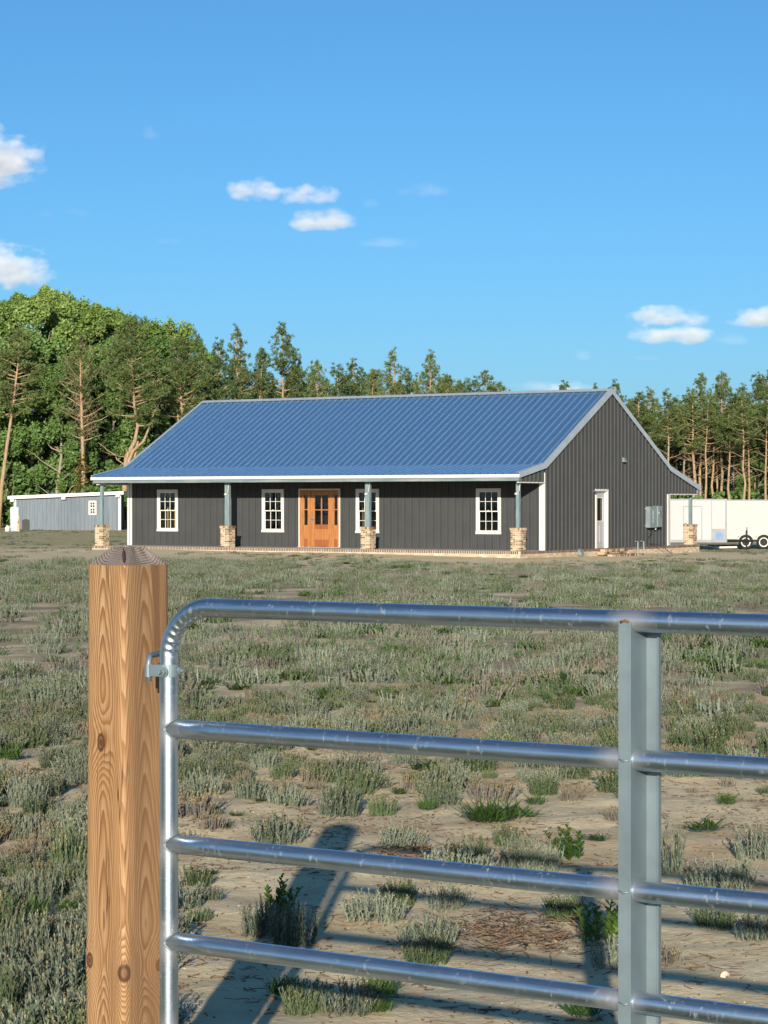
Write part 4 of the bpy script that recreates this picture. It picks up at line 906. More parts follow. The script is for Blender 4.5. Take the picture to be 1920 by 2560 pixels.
# second and third rows
for i in range(46):
    px = 380 + i * 29 + rnd.uniform(-9, 9); d = 188 + rnd.uniform(0, 26); k = rnd.choice((0, 1, 2, 3, 4, 5))
    top = (775 if px < 560 else 806 if px < 1000 else 862) + rnd.uniform(0, 30); H = (14.5, 13.5, 15.0, 12.5, 14.0, 11.5)[k]; s = ((1084 - top) / 4786 * d + 2.1) / H
    plant_tree('pine_tree', PN[k], vx(px, d), d, 'pine standing deeper in the wood behind the house', 'tree', 'pines of the wood behind the house', s, rnd.uniform(0, 6.28), 1.0 / s * rnd.uniform(0.9, 1.2))
for i in range(26):
    px = 440 + i * 50 + rnd.uniform(-14, 14); d = 184 + rnd.uniform(0, 22); s = rnd.uniform(0.62, 0.95)
    plant_tree('leafy_tree', BL[3 if i % 3 else 2], vx(px, d), d, 'low leafy understorey tree among the pines behind the house', 'tree', 'leafy understorey trees among the pines', s * 0.8, rnd.uniform(0, 6.28))
RT_PINE = [pine(61, 14.0, 9.0, 1.7, 26, tr=0.15), pine(62, 14.5, 9.5, 1.5, 22, 'needle', tr=0.13)]
for i, px in enumerate((1446, 1476, 1490, 1522, 1540, 1550, 1575, 1588, 1608, 1622, 1633, 1650, 1668, 1690, 1722, 1742)):
    d = 176 + (i * 5 % 13); top = 836 + (i * 29 % 44); s = ((1084 - top) / 4786 * d + 2.1) / (14.0 if i % 2 else 14.5)
    plant_tree('pine_tree', RT_PINE[i % 2], vx(px, d), d, 'slender long-trunked pine in the stand above the white trailers', 'tree', 'pines of the wood behind the house', s, rnd.uniform(0, 6.28), 1.0 / s)
for i in range(40):
    if (31 < i < 40 and i % 3) or (i < 10 and i % 2): continue
    px = -60 + i * 46 + rnd.uniform(-12, 12); d = (160 if px < 400 else 176) + rnd.uniform(0, 8)
    plant_tree('shrub', SH[i % 3], vx(px, d), d, 'leafy shrub at the foot of the wood', 'shrub', 'shrubs at the foot of the wood', rnd.uniform(0.7, 1.1), rnd.uniform(0, 6.28), names=('foliage', 'stem'))
# far wood closing the view between the trunks
rng = np.random.default_rng(99); n = 26000
P = np.stack([rng.uniform(-80, 80, n), rng.uniform(216, 240, n), rng.uniform(0, 1, n) ** 0.8 * 9.0 - 0.6], 1); P[:, 2] *= 0.9 + 0.25 * np.sin(P[:, 0] * 0.21) + np.where(P[:, 0] < -18, 0.35, 0)
V, F = leaves(rng, P, 0.55); tag(inst('far_wood', npmesh('far_wood', V, F, M['leaf_mid'])), kind='stuff')

# ------------------------------------------------------------------ field plants
def stem_clump(seed, n, rad, H, mats=('silver', 'seed_tip'), leafn=9, w=0.0035, tip=0.6, lw=0.006, ll=0.026, simple=False):
    rng = np.random.default_rng(seed); VV = []; FF = []; mi = []; b = 0
    def quad(p, m):
        nonlocal b
        VV.extend(p); FF.append((b, b+1, b+2, b+3)); mi.append(m); b += 4
    for k in range(n):
        a = rng.uniform(0, 6.28); r = rad * math.sqrt(rng.uniform()); h = H * rng.uniform(0.55, 1.05) * (1 - 0.25 * r / rad)
        p0 = np.array((r * math.cos(a), r * math.sin(a), -0.01)); lean = np.array((math.cos(a), math.sin(a), 0)) * r / rad * rng.uniform(0.05, 0.5) * h + np.append(rng.normal(size=2) * 0.10 * h, 0)
        pt = lambda t: p0 + lean * t ** 1.6 + np.array((0, 0, h * t))
        ts = (0, 0.5, 1.0) if simple else (0, 0.3, 0.6, 0.85, 1.0)
        th = rng.uniform(0, 3.14)
        for side in range(2):
            s = np.array((math.cos(th + side * 1.57), math.sin(th + side * 1.57), 0)) * w
            for t0, t1 in zip(ts, ts[1:]):
                quad([pt(t0) - s, pt(t0) + s, pt(t1) + s * (1 - 0.3 * t1), pt(t1) - s * (1 - 0.3 * t1)], 0)
        for j in range(leafn):
            t = (j + rng.uniform(0.2, 0.9)) / leafn; an = j * 2.4 + th; q = pt(t * 0.97); L = ll * (1.25 - 0.6 * t) * rng.uniform(0.7, 1.2)
            d = np.array((math.cos(an), math.sin(an), rng.uniform(0.7, 1.6))); d /= np.linalg.norm(d); s = np.cross(d, (0, 0, 1.0)); s /= np.linalg.norm(s) + 1e-9
            quad([q - s * lw * 0.3, q + d * L * 0.55 - s * lw, q + d * L, q + d * L * 0.55 + s * lw], 0)
        if rng.uniform() < tip:
            for j in range(4):
                q = pt(1 - j * 0.06); an = j * 1.7; d = np.array((math.cos(an) * 0.6, math.sin(an) * 0.6, 0.8)); s = np.cross(d, (0, 0, 1.0)); s /= np.linalg.norm(s)
                quad([q - s * 0.003, q + d * 0.008 - s * 0.004, q + d * 0.016, q + d * 0.008 + s * 0.004], 1)
    return npmesh('silver_weed', np.array(VV), np.array(FF), [M[m] for m in mats], mi)
def blade_weed(seed, n, L, W, upright=0.5, mat='weed_green'):
    rng = np.random.default_rng(seed); VV = []; FF = []; b = 0
    for k in range(n):
        a = rng.uniform(0, 6.28); up = rng.uniform(0.25, 1.0) * max(0.35, upright) * 2; l = L * rng.uniform(0.3, 1.1); ao = rng.uniform(0, 6.28); o = np.array((math.cos(ao), math.sin(ao), 0)) * 0.6 * L * math.sqrt(rng.uniform())
        d = np.array((math.cos(a), math.sin(a), up)); d /= np.linalg.norm(d); s = np.array((-math.sin(a), math.cos(a), 0)) * W
        pts = [o + d * l * t + np.array((0, 0, -0.20 * l * t * t + 0.12 * l * t)) for t in (0, 0.35, 0.7, 1.0)]; ws = (0.4, 1.0, 0.8, 0.05)
        for p in pts: p[2] = max(p[2], 0.004)
        for i, (p, q) in enumerate(zip(pts, ws)): VV += [p - s * q, p + s * q]
        for i in range(3): FF.append((b + 2*i, b + 2*i+1, b + 2*i+3, b + 2*i+2))
        b += 8
    return npmesh('green_weed', np.array(VV), np.array(FF), M[mat])
SILV = [stem_clump(100 + k, 56 + 10 * (k % 4), 0.12 + 0.02 * (k % 3), 0.20, ('silver', 'seed_tip') if k % 3 else ('silver_green', 'seed_tip'), 15, 0.0022, 0.5, 0.0046, 0.034) for k in range(6)]
DRY = [stem_clump(120 + k, 64, 0.11, 0.16, ('dry_stem', 'seed_tip'), 4, 0.0025, 0.9, 0.004, 0.018) for k in range(2)]
WEED = [blade_weed(130, 170, 0.14, 0.0038, 0.6), blade_weed(131, 110, 0.11, 0.0042, 0.22), blade_weed(132, 300, 0.18, 0.0040, 0.6), blade_weed(133, 80, 0.10, 0.0045, 0.14)]
TALL = [stem_clump(140, 9, 0.07, 0.27, ('weed_green', 'seed_tip'), 20, 0.004, 0.2, 0.011, 0.055)]
FAR = [stem_clump(150 + k, 26, 0.20, 0.19, (('silver', 'seed_tip'), ('silver_green', 'seed_tip'), ('dry_stem', 'seed_tip'), ('silver', 'dry_stem'))[k], 4, 0.0042, 0.3, 0.008, 0.035, True) for k in range(4)] + [blade_weed(160, 70, 0.16, 0.008, 0.5)]
# individually placed plants in the sandy foreground (world x, y, size)
from_px = None
PLANTS = []
def plant(name, me, x, y, s, label, group, sz_=None):
    o = inst(name, me, None, (x, y, gz(x, y) + (0.014 if name == 'green_weed' else 0)), (0, 0, rnd.uniform(0, 6.28))); o.scale = (s, s, sz_ or s); tag(o, label, 'plant', group); return o
PLACED = [
    ('S', -0.62, 13.85, 0.2, 0.12, 'grey-green weed clump behind the second rail, near the gate upright'),
    ('S', -0.24, 12.14, 0.21, 0.18, 'tall pale silver-green weed clump standing left of the bare sandy bay'),
    ('S', -0.54, 11.23, 0.22, 0.15, 'yellowish-tipped weed clump rising just above the third rail, left of the post shadow'),
    ('S', -0.01, 12.21, 0.06, 0.09, 'single thin silver sprig on the sand above the post shadow'),
    ('D', 0.62, 12.79, 0.33, 0.14, 'dry purple-brown weed patch behind the big green weed'),
    ('G', 0.56, 11.85, 0.3, 0.15, 'big dark green bladed weed between the second and third rails'),
    ('S', 0.4, 10.55, 0.18, 0.15, 'silvery clump cut by the third rail, below the big green weed'),
    ('S', 0.64, 10.41, 0.17, 0.17, 'silvery clump just behind the third rail near the brace'),
    ('S', -0.04, 9.2, 0.2, 0.12, 'neat silvery clump on open sand between the third and fourth rails'),
    ('S', 0.07, 9.65, 0.15, 0.09, 'greener clump tucked under the third rail, right of the post shadow'),
    ('S', 0.27, 9.53, 0.08, 0.09, 'small lone silvery tuft on open sand under the third rail'),
    ('S', 0.17, 8.62, 0.17, 0.14, 'taller yellow-topped clump in the rail shadow above the fourth rail'),
    ('S', 0.15, 8.23, 0.19, 0.08, 'low clump crossing behind the fourth rail in its middle'),
    ('S', -0.35, 8.7, 0.1, 0.17, 'dark shaded spindly clump inside the post shadow'),
    ('S', -0.49, 8.93, 0.08, 0.14, 'silver clump left of the dark leafy weed, close to the gate upright'),
    ('S', -0.27, 7.37, 0.11, 0.12, 'bright silver-green clump below the fourth rail, second from the gate upright'),
    ('S', -0.11, 7.33, 0.16, 0.12, 'wide silvery clump at the bottom edge below the fourth rail'),
    ('T', -0.44, 9.29, 0.11, 0.14, 'upright dark green leafy weed beside the post shadow'),
    ('G', 0.28, 14.16, 0.28, 0.09, 'spreading green weed at the top of the bare sand under the second rail'),
    ('G', 0.09, 13.17, 0.1, 0.04, 'small flat green weed in the middle of the bare sand'),
    ('G', 0.16, 13.64, 0.07, 0.04, 'tiny flat green weed uphill of the small flat one'),
    ('G', 0.24, 12.34, 0.1, 0.07, 'low green weed left of the big dark bladed weed'),
    ('G', 0.73, 12.01, 0.22, 0.06, 'flat green weed spreading right of the big bladed weed'),
    ('G', -0.01, 7.71, 0.15, 0.09, 'dark green weed in the rail shadow below the fourth rail'),
    ('G', -0.35, 7.65, 0.07, 0.1, 'dark green weed in shade beside the gate upright, under the fourth rail'),
    ('G', -0.02, 7.32, 0.06, 0.04, 'small fresh green weed at the bottom edge of the view'),
    ('S', 0.74, 10.32, 0.15, 0.15, 'silvery clump left of the brace above the third rail'),
    ('T', 0.89, 10.7, 0.13, 0.17, 'tall green leafy weed left of the brace, above the third rail'),
    ('S', 1.31, 10.21, 0.07, 0.23, 'tall thin yellowish sprig right behind the brace'),
    ('S', 1.48, 9.75, 0.24, 0.15, 'broad silvery clump right of the brace, cut by the third rail'),
    ('S', 1.33, 8.9, 0.16, 0.1, 'silvery clump under the third rail, right of the brace'),
    ('S', 1.8, 10.7, 0.21, 0.16, 'silver clump at the right edge of the view above the third rail'),
    ('S', 1.47, 8.63, 0.1, 0.1, 'small silver clump at the right edge below the third rail'),
    ('S', 0.75, 9.17, 0.16, 0.09, 'silvery clump under the third rail left of the brace'),
    ('T', 0.84, 8.68, 0.15, 0.19, 'big dark silver-green bush left of the brace between third and fourth rails'),
    ('S', 0.87, 8.25, 0.06, 0.12, 'leaning pale sprig touching the left side of the brace'),
    ('G', 1.67, 11.5, 0.19, 0.06, 'flat dark green weed on the sand right of the brace'),
    ('G', 1.07, 11.11, 0.13, 0.04, 'flat spreading green weed left of the brace under the second rail'),
    ('G', 1.94, 12.54, 0.1, 0.05, 'small green weed at the top of the sand right of the brace'),
    ('G', 0.66, 7.32, 0.16, 0.07, 'dark weed below the fourth rail at the foot of the brace'),
    ('G', 0.86, 12.48, 0.12, 0.05, 'green weed under the second rail, left of the flat one'),
    ('S', -1.97, 12.22, 0.14, 0.19, 'silvery clump left of the wooden post at the knot above middle'),
    ('G', -2.45, 14.45, 0.22, 0.15, 'bright green leafy patch at the left edge beside the wooden post'),
    ('G', -1.44, 9.1, 0.16, 0.13, 'green grassy weed among silver clumps left of the wooden post'),
    ('S', -1.48, 9.48, 0.16, 0.17, 'silver clump growing through the green weed left of the post'),
    ('S', -1.47, 10.34, 0.17, 0.24, 'tall silver clump close to the left side of the wooden post'),
    ('S', -1.36, 8.16, 0.15, 0.19, 'large silver clump near the lower left corner'),
    ('S', -1.22, 8.23, 0.19, 0.19, 'large silver clump left of the lower knots of the wooden post'),
    ('S', -1.26, 7.34, 0.12, 0.17, 'silver-green clump in the bottom left corner'),
    ('G', -1.31, 9.24, 0.09, 0.07, 'small green weed just left of the wooden post'),
]

rnd = random.Random(42)
for i, (kd, x, y, wd, ht, lab) in enumerate(PLACED):
    if kd == 'S':
        me = SILV[i % 6]; base_w, base_h = 0.27, 0.19
    elif kd == 'D': me = DRY[i % 2]; base_w, base_h = 0.28, 0.16
    elif kd == 'T': me = TALL[0]; base_w, base_h = 0.16, 0.27
    else:
        me = WEED[(0 if ht / wd > 0.45 else (1 if i % 2 else 3)) if wd < 0.25 else (2 if ht / wd > 0.45 else 0)]; base_w, base_h = {0: (0.30, 0.15), 1: (0.25, 0.06), 2: (0.38, 0.2), 3: (0.2, 0.04)}[WEED.index(me)]
    plant('green_weed' if kd in 'GT' else ('dry_weed' if kd == 'D' else 'silver_weed'), me, x, y, max(0.6, wd / base_w * (1.3 if kd == 'G' else 1.05)), lab, 'single weeds on the sandy foreground', max(0.6, ht / base_h) * (1.25 if kd == 'G' else 1.12))

def scatter(name, pts, meshes, label=None):
    # one object: points with rotation, scale and variant attributes, instanced by geometry nodes
    col = bpy.data.collections.new(name + '_kinds')
    for i, m in enumerate(meshes):
        o = bpy.data.objects.new('%s_kind_%s' % (name, 'abcdefghijklmnop'[i]), m); col.objects.link(o)
    me = bpy.data.meshes.new(name); n = len(pts); me.vertices.add(n)
    me.vertices.foreach_set('co', np.array([p[0] for p in pts], np.float32).ravel())
    for nm, ty, idx in (('rot', 'FLOAT_VECTOR', 1), ('scl', 'FLOAT_VECTOR', 2), ('var', 'INT', 3)):
        at = me.attributes.new(nm, ty, 'POINT'); dat = np.array([p[idx] for p in pts], np.int32 if ty == 'INT' else np.float32).ravel()
        at.data.foreach_set('value' if ty == 'INT' else 'vector', dat)
    ob = inst(name, me); tag(ob, kind='stuff')
    ng = bpy.data.node_groups.new(name, 'GeometryNodeTree')
    ng.interface.new_socket('Geometry', in_out='INPUT', socket_type='NodeSocketGeometry'); ng.interface.new_socket('Geometry', in_out='OUTPUT', socket_type='NodeSocketGeometry')
    gi = ng.nodes.new('NodeGroupInput'); go = ng.nodes.new('NodeGroupOutput'); ip = ng.nodes.new('GeometryNodeInstanceOnPoints'); ci = ng.nodes.new('GeometryNodeCollectionInfo')
    ci.inputs['Collection'].default_value = col; ci.inputs['Separate Children'].default_value = True; ci.inputs['Reset Children'].default_value = True
    ip.inputs['Pick Instance'].default_value = True
    def attr(nm, ty):
        a = ng.nodes.new('GeometryNodeInputNamedAttribute'); a.data_type = ty; a.inputs['Name'].default_value = nm; return a.outputs[0]
    L = ng.links.new
    L(gi.outputs[0], ip.inputs['Points']); L(ci.outputs[0], ip.inputs['Instance']); L(attr('var', 'INT'), ip.inputs['Instance Index'])
    er = ng.nodes.new('FunctionNodeEulerToRotation'); L(attr('rot', 'FLOAT_VECTOR'), er.inputs[0]); L(er.outputs[0], ip.inputs['Rotation'])
    L(attr('scl', 'FLOAT_VECTOR'), ip.inputs['Scale']); L(ip.outputs[0], go.inputs[0])
    md = ob.modifiers.new('instances', 'NODES'); md.node_group = ng
    return ob
def fn(x, y, s, o=0): return mnoise.noise(Vector((x * s + o, y * s * 0.8 - o, o * 1.7)))
def cover(x, y):
    q = x / y
    left = 1 - sst(-0.125, -0.088, q)
    farf = 0.25 * sst(10.5, 14, y) + 0.75 * sst(12.0, 21.0 + 16 * max(0, q), y)
    patch = 0.9 * fn(x, y, 0.75, 3.1) + 0.9 * fn(x, y, 2.1, 8.2)
    d = max(left * 0.95, farf)
    if y > 15: d *= lerp(1.0, 0.06 + 0.94 * sst(-0.24, 0.02, fn(x, y * 0.32, 0.42, 11.3) + 0.5 * fn(x, y * 0.4, 1.2, 4.7)), sst(15, 20, y))
    d *= sst(-0.34 - 0.14 * sst(18, 40, y), 0.10 - 0.1 * sst(18, 40, y), patch + 0.24 * left)
    d = max(d, 0.05 if y < 14 else 0.09)
    yl = 76.8 + (4.74 - x) * 0.622 if x > -14.5 else 200
    yl = min(yl, 90) if x < 5 else 76 + (x - 5) * 1.6
    if y > yl - 17: d *= (0.06 + 0.94 * (1 - sst(yl - 17, yl - 8, y)) * (0.5 + 0.5 * sst(-0.2, 0.2, patch)))
    if y > 84 and x < -12: d = max(d, 0.6 * sst(-0.25, 0.2, patch))
    return d
near_pts, far_pts = [], []
def keepout(x, y):
    for (kd, px, py, wd, ht, lab) in PLACED:
        if (x - px) ** 2 + ((y - py) * 0.6) ** 2 < (wd * 0.6 + 0.05) ** 2: return True
    return False
def shadow_bay(x, y):
    # bare sand where the post shadow falls, and between the placed clumps
    return -0.6 < x < 1.9 and 7.0 < y < 12.6
rnd = random.Random(7)
Y0, Y1 = 5.2, 72.0; k = 0
while k < 19000:
    k += 1
    y = math.sqrt(rnd.uniform(Y0 ** 2, Y1 ** 2)); x = rnd.uniform(-1, 1) * (0.215 * y + 0.9)
    p = cover(x, y)
    if shadow_bay(x, y): p *= 0.36
    if rnd.random() > p: continue
    if y < 16 and keepout(x, y): continue
    s = rnd.uniform(0.6, 1.2); z = gz(x, y)
    if y < 17:
        v = rnd.choice((0, 1, 2, 3, 4, 5, 0, 1, 2, 3, 6)) if rnd.random() > 0.07 else rnd.choice((8, 9, 10, 11))
        near_pts.append(((x, y, z), (rnd.uniform(-.1, .1), rnd.uniform(-.1, .1), rnd.uniform(0, 6.28)), (s * 0.95, s * 0.95, s * rnd.uniform(0.8, 1.15)), v))
    else:
        gn = fn(x, y * 0.45, 0.6, 5.5)
        v = rnd.choice((0, 0, 1, 1, 3, 2)) if rnd.random() > (0.09 + (0.55 if gn > 0.22 else 0)) else 4
        s *= 1.0 + 0.15 * fn(x, y, 0.2, 9)
        far_pts.append(((x, y, z), (rnd.uniform(-.12, .12), rnd.uniform(-.12, .12), rnd.uniform(0, 6.28)), (s * 1.1, s * 1.1, s * rnd.uniform(0.75, 1.15)), v))
# extra low sprigs filling the near left side and the middle distance
for k in range(9500):
    y = rnd.uniform(5.4, 20); x = rnd.uniform(-1, 1) * (0.215 * y + 0.9); p = cover(x, y) * 0.9
    if shadow_bay(x, y): p *= 0.2
    if rnd.random() > p or keepout(x, y): continue
    s = rnd.uniform(0.3, 0.75)
    near_pts.append(((x, y, gz(x, y)), (rnd.uniform(-.2, .2), rnd.uniform(-.2, .2), rnd.uniform(0, 6.28)), (s, s, s), rnd.choice((0, 1, 2, 3, 4, 5, 6, 7, 9, 11))))
for k in range(6500):
    y = rnd.uniform(66, 160); x = rnd.uniform(-0.24, 0.24) * y
    yl = 76.8 + (4.74 - x) * 0.622
    u = (x - HO[0]) * 0.849 - (y - HO[1]) * 0.528; v_ = (x - HO[0]) * 0.528 + (y - HO[1]) * 0.849
    if -19.6 < u < 1.2 and -8.6 < v_ < 9: continue
    if fn(x, y, 0.25, 2.2) < (-0.02 if x < -10 else 0.12): continue
    s = rnd.uniform(0.5, 0.9); far_pts.append(((x, y, gz(x, y)), (0, 0, rnd.uniform(0, 6.28)), (s * 1.5, s * 1.5, s * 0.7), rnd.choice((0, 1, 4, 3))))
scatter('weed_cover', near_pts, SILV + DRY + WEED)
scatter('field_weeds', far_pts, FAR)
# low weeds along the foundation
# dead sticks and plant litter on the sand
rng = np.random.default_rng(17); n = 34000
yy = np.sqrt(rng.uniform(6.6 ** 2, 16.5 ** 2, n)); xx = rng.uniform(-1, 1, n) * (0.2 * yy + 0.5)
cl = np.array([fn(a, b, 1.6, 6.6) for a, b in zip(xx, yy)]); keep = cl + rng.uniform(-0.5, 0.5, n) > 0.06; xx, yy = xx[keep], yy[keep]
px_, py_ = 0.52 + rng.normal(size=620) * 0.17, 8.85 + rng.normal(size=620) * 0.26     # pile of dry stalks
qx, qy = 0.10 + rng.normal(size=240) * 0.12, 10.75 + rng.normal(size=240) * 0.16
lift = np.concatenate([np.zeros(len(xx)), rng.uniform(0, 0.035, 620), rng.uniform(0, 0.03, 240)])
xx = np.concatenate([xx, px_, qx]); yy = np.concatenate([yy, py_, qy]); n = len(xx)
zz = np.array([gz(a, b) for a, b in zip(xx, yy)]) + 0.003 + lift; ln = 0.008 + 0.085 * rng.uniform(0, 1, n) ** 2.2 * (1 + 0.8 * (lift > 0)); an = rng.uniform(0, 6.28, n); tl = rng.normal(size=n) * 0.10 * (1 + 2 * (lift > 0)); r = rng.uniform(0.0012, 0.0040, n)
d = np.stack([np.cos(an), np.sin(an), tl], 1); s = np.stack([-np.sin(an), np.cos(an), 0 * an], 1); P = np.stack([xx, yy, zz], 1); up = np.array([0, 0, 1.0])
bend = s * (rng.normal(size=n) * 0.25 * ln)[:, None]
V = []
for t, c, rr in ((-0.5, 0, 0.7), (0.0, 1, 1.0), (0.5, 0, 0.5)):
    b0 = P + d * (ln * t)[:, None] + bend * c
    V += [b0 - s * (r * rr)[:, None], b0 + up * (1.4 * r * rr)[:, None], b0 + s * (r * rr)[:, None]]
V = np.stack(V, 1).reshape(-1, 3); o = np.arange(n)[:, None] * 9
F = np.concatenate([np.stack([o[:, 0] + a, o[:, 0] + b, o[:, 0] + c, o[:, 0] + e], 1) for a, b, c, e in ((0, 1, 4, 3), (1, 2, 5, 4), (3, 4, 7, 6), (4, 5, 8, 7))])
tag(inst('dead_sticks', npmesh('dead_sticks', V, F, M['stick'])), kind='stuff')
# sand clods
rng = np.random.default_rng(23); n = 1300; yy = np.sqrt(rng.uniform(6.6 ** 2, 15 ** 2, n)); xx = rng.uniform(-1, 1, n) * (0.2 * yy + 0.5)
oc = np.array([(1, 0, 0), (0, 1, 0), (-1, 0, 0), (0, -1, 0), (0, 0, 1), (0, 0, -1)], float); ofc = np.array([(0, 1, 4), (1, 2, 4), (2, 3, 4), (3, 0, 4), (1, 0, 5), (2, 1, 5), (3, 2, 5), (0, 3, 5)])
sc = rng.uniform(0.002, 0.008, (n, 1, 1)) * rng.uniform(0.6, 1.3, (n, 6, 1)); V = oc[None] * sc * np.array([1, 1, 0.6]) + np.stack([xx, yy, np.array([gz(a, b) + 0.002 for a, b in zip(xx, yy)])], 1)[:, None, :]
F = (ofc[None] + (np.arange(n) * 6)[:, None, None]).reshape(-1, 3)
tag(inst('clods', npmesh('clods', V.reshape(-1, 3), F, M['ground'])), kind='stuff')
# broken shell lying on the sand right of the gate brace
sx, sy_ = 1.235, 7.97
shl = MB(); n = 9
vs = []
for i in range(4):
    for j in range(n):
        a = math.pi * j / (n - 1); rr = 0.022 * math.sin(0.35 + 0.9 * i / 3); vs.append((rr * math.cos(a) * 1.0, 0.012 * i / 3 + rr * 0.35 * math.sin(a), 0.014 * math.sin(a) * (0.5 + 0.5 * i / 3)))
shl.add(vs, [(i*n+j, i*n+j+1, (i+1)*n+j+1, (i+1)*n+j) for i in range(3) for j in range(n-1)])
shl.v += [(x, y, z * 0.8 - 0.002) for x, y, z in vs]; shl.f += [(36+i*n+j, 36+(i+1)*n+j, 36+(i+1)*n+j+1, 36+i*n+j+1) for i in range(3) for j in range(n-1)]; shl.mi += [0] * 24
o = shl.build('shell', plain('shell', (0.72, 0.50, 0.36), 0.5, var=0.35, scale=60), None, (sx, sy_, gz(sx, sy_) + 0.003), True, (0.3, 0, 0.5))
tag(o, 'pinkish broken shell piece lying on bare sand right of the gate brace', 'shell')

# ------------------------------------------------------------------ wooden gate post
post = empty('gate_post', (-0.641, 5.55, 0.0), R(45)); tag(post, 'square knotty yellow-brown wooden post with a weathered grey chamfered top', 'post')
h = 0.0748; bev = 0.018
def ringpts(hw, c):
    out = []
    for i, (sx_, sy__) in enumerate(((-1, -1), (1, -1), (1, 1), (-1, 1))):
        ccx, ccy = sx_ * (hw - c), sy__ * (hw - c); a0 = math.pi + i * math.pi / 2
        for k in range(4):
            a = a0 + math.pi / 2 * k / 3; out.append((ccx + c * math.cos(a), ccy + c * math.sin(a)))
        nx_, ny_ = ((-1, -1), (1, -1), (1, 1), (-1, 1))[(i + 1) % 4]; ex, ey = out[-1]; a1 = a0 + math.pi / 2; fx, fy = nx_ * (hw - c) + c * math.cos(a1), ny_ * (hw - c) + c * math.sin(a1)
        for k in range(1, 5): out.append((lerp(ex, fx, k / 5), lerp(ey, fy, k / 5)))
    return out
mb = MB(); zsr = [-0.45 + (1.563 + 0.45) * i / 70 for i in range(71)]; N = 32
vs = []
for z in zsr:
    hw = h * (1 + 0.085 * (1 - max(0, z) / 1.6)); 
    for (x, y) in ringpts(hw, bev):
        q = 1.0
        for (kx, ky, kz, kr, ks) in KNOT_POS:
            if kz < 0.7: q += 0.045 * math.exp(-((x - kx) ** 2 + (y - ky) ** 2) / 0.03 ** 2 - ((z - kz) / 0.05) ** 2)
        vs.append((x * q, y * q, z))
mb.add(vs, [(i*N+k, i*N+(k+1)%N, (i+1)*N+(k+1)%N, (i+1)*N+k) for i in range(70) for k in range(N)])
b0 = 70 * N
top = [(x, y, 1.607 + 0.0015 * math.sin(x * 300)) for x, y in ringpts(0.031, 0.004)]
mb.cur = 1
base = len(mb.v); ring_last = [mb.v[b0 + k] for k in range(N)]
mb.add(ring_last + top, [(k, (k+1)%N, N + (k+1)%N, N + k) for k in range(N)] + [tuple(range(N, 2*N))])
tm = mb.build('timber', [M['post'], M['post_end']], post)
tm.data.polygons.foreach_set('use_smooth', [p.material_index == 0 for p in tm.data.polygons])
ck = MB(); ck.prism([(0, 1.606), (0.006, 1.590), (0.004, 1.572), (-0.003, 1.566), (-0.006, 1.58)], lambda a, b, d: (-0.052 + d * 0.6 + (1.606 - b) * -0.30, -0.047 + a - (1.606 - b) * 0.42 + d * 0.3, b), -0.0015, 0.0035)
ck.build('split', plain('split_dark', (0.05, 0.018, 0.015), 0.9), post)

# ------------------------------------------------------------------ galvanised tube gate
GX, GY = -0.520, 5.35; RT = 0.0229; RZ = [1.173, 0.895, 0.659, 0.425]; ZT, ZBOT = 1.467, 0.24; BX = 1.24; GL = 3.66; BR_ = 0.125
gate = empty('tube_gate', (GX, GY, 0), -TH); tag(gate, 'galvanised tube farm gate with rounded corner hung on the wooden post', 'gate')
def mk_gate_tube(name, upright):
    t = NT(name); co = t.coord(); Xo, Yo, Zo = t.xyz(co)
    n1 = t.noise(co, 9, 4, 0.6)
    # zinc spatter and rub marks, in patches
    n2 = t.noise(t.mapping(co, (1.5, 0.8, 0.8), (3, 1, 0)), 70, 3, 0.62); n3 = t.noise(t.mapping(co, (1, 0.4, 0.4)), 17, 2)
    spk = t.math('MULTIPLY', t.ramp(n2, [(0.56, 0.0), (0.68, 0.62)]), t.ramp(n3, [(0.46, 0.0), (0.66, 0.9)]))
    def g(ax, c, wd): q = t.math('DIVIDE', t.math('SUBTRACT', ax, c), wd); return t.math('POWER', 2.718, t.math('MULTIPLY', t.math('MULTIPLY', q, q), -1.0))
    if upright:
        pm = None
        for z in RZ:
            e = g(Zo, z, 0.062); pm = e if pm is None else t.math('MAXIMUM', pm, e)
        pm = t.math('MULTIPLY', pm, t.math('LESS_THAN', Xo, 0.05)); pm = t.math('MAXIMUM', pm, t.math('MULTIPLY', g(Xo, BX, 0.055), 0.9))
    else:
        pm = t.math('MAXIMUM', g(Xo, 0.0, 0.062), g(Xo, BX - 0.03, 0.062))
    pm = t.ramp(t.math('ADD', pm, t.math('MULTIPLY', t.math('SUBTRACT', n3, 0.5), 0.5)), [(0.25, 0.0), (0.95, 0.62)])
    c = t.ramp(n1, [(0.3, (0.50, 0.60, 0.67)), (0.7, (0.61, 0.70, 0.77))])
    streak = t.noise(t.mapping(co, (1.5, 30, 30)), 6, 3)
    rg = t.math('ADD', t.math('MULTIPLY', streak, 0.16), 0.27)
    A = t.bsdf(c, rg, 1.0, 0.5, t.bump(t.math('ADD', streak, t.math('MULTIPLY', n2, 0.6)), 0.05, 0.002)); B = t.bsdf((0.42, 0.46, 0.48), 0.6, 0.4); Pn = t.bsdf((0.36, 0.365, 0.375), 0.45, 0.5)
    m = t.n('ShaderNodeMixShader'); t.l(pm, m.inputs[0]); t.l(A, m.inputs[1]); t.l(Pn, m.inputs[2])
    m2 = t.n('ShaderNodeMixShader'); t.l(spk, m2.inputs[0]); t.l(m.outputs[0], m2.inputs[1]); t.l(B, m2.inputs[2])
    return t.done(m2.outputs[0])
GT, GU = mk_gate_tube('gate_tube', False), mk_gate_tube('gate_frame_tube', True)
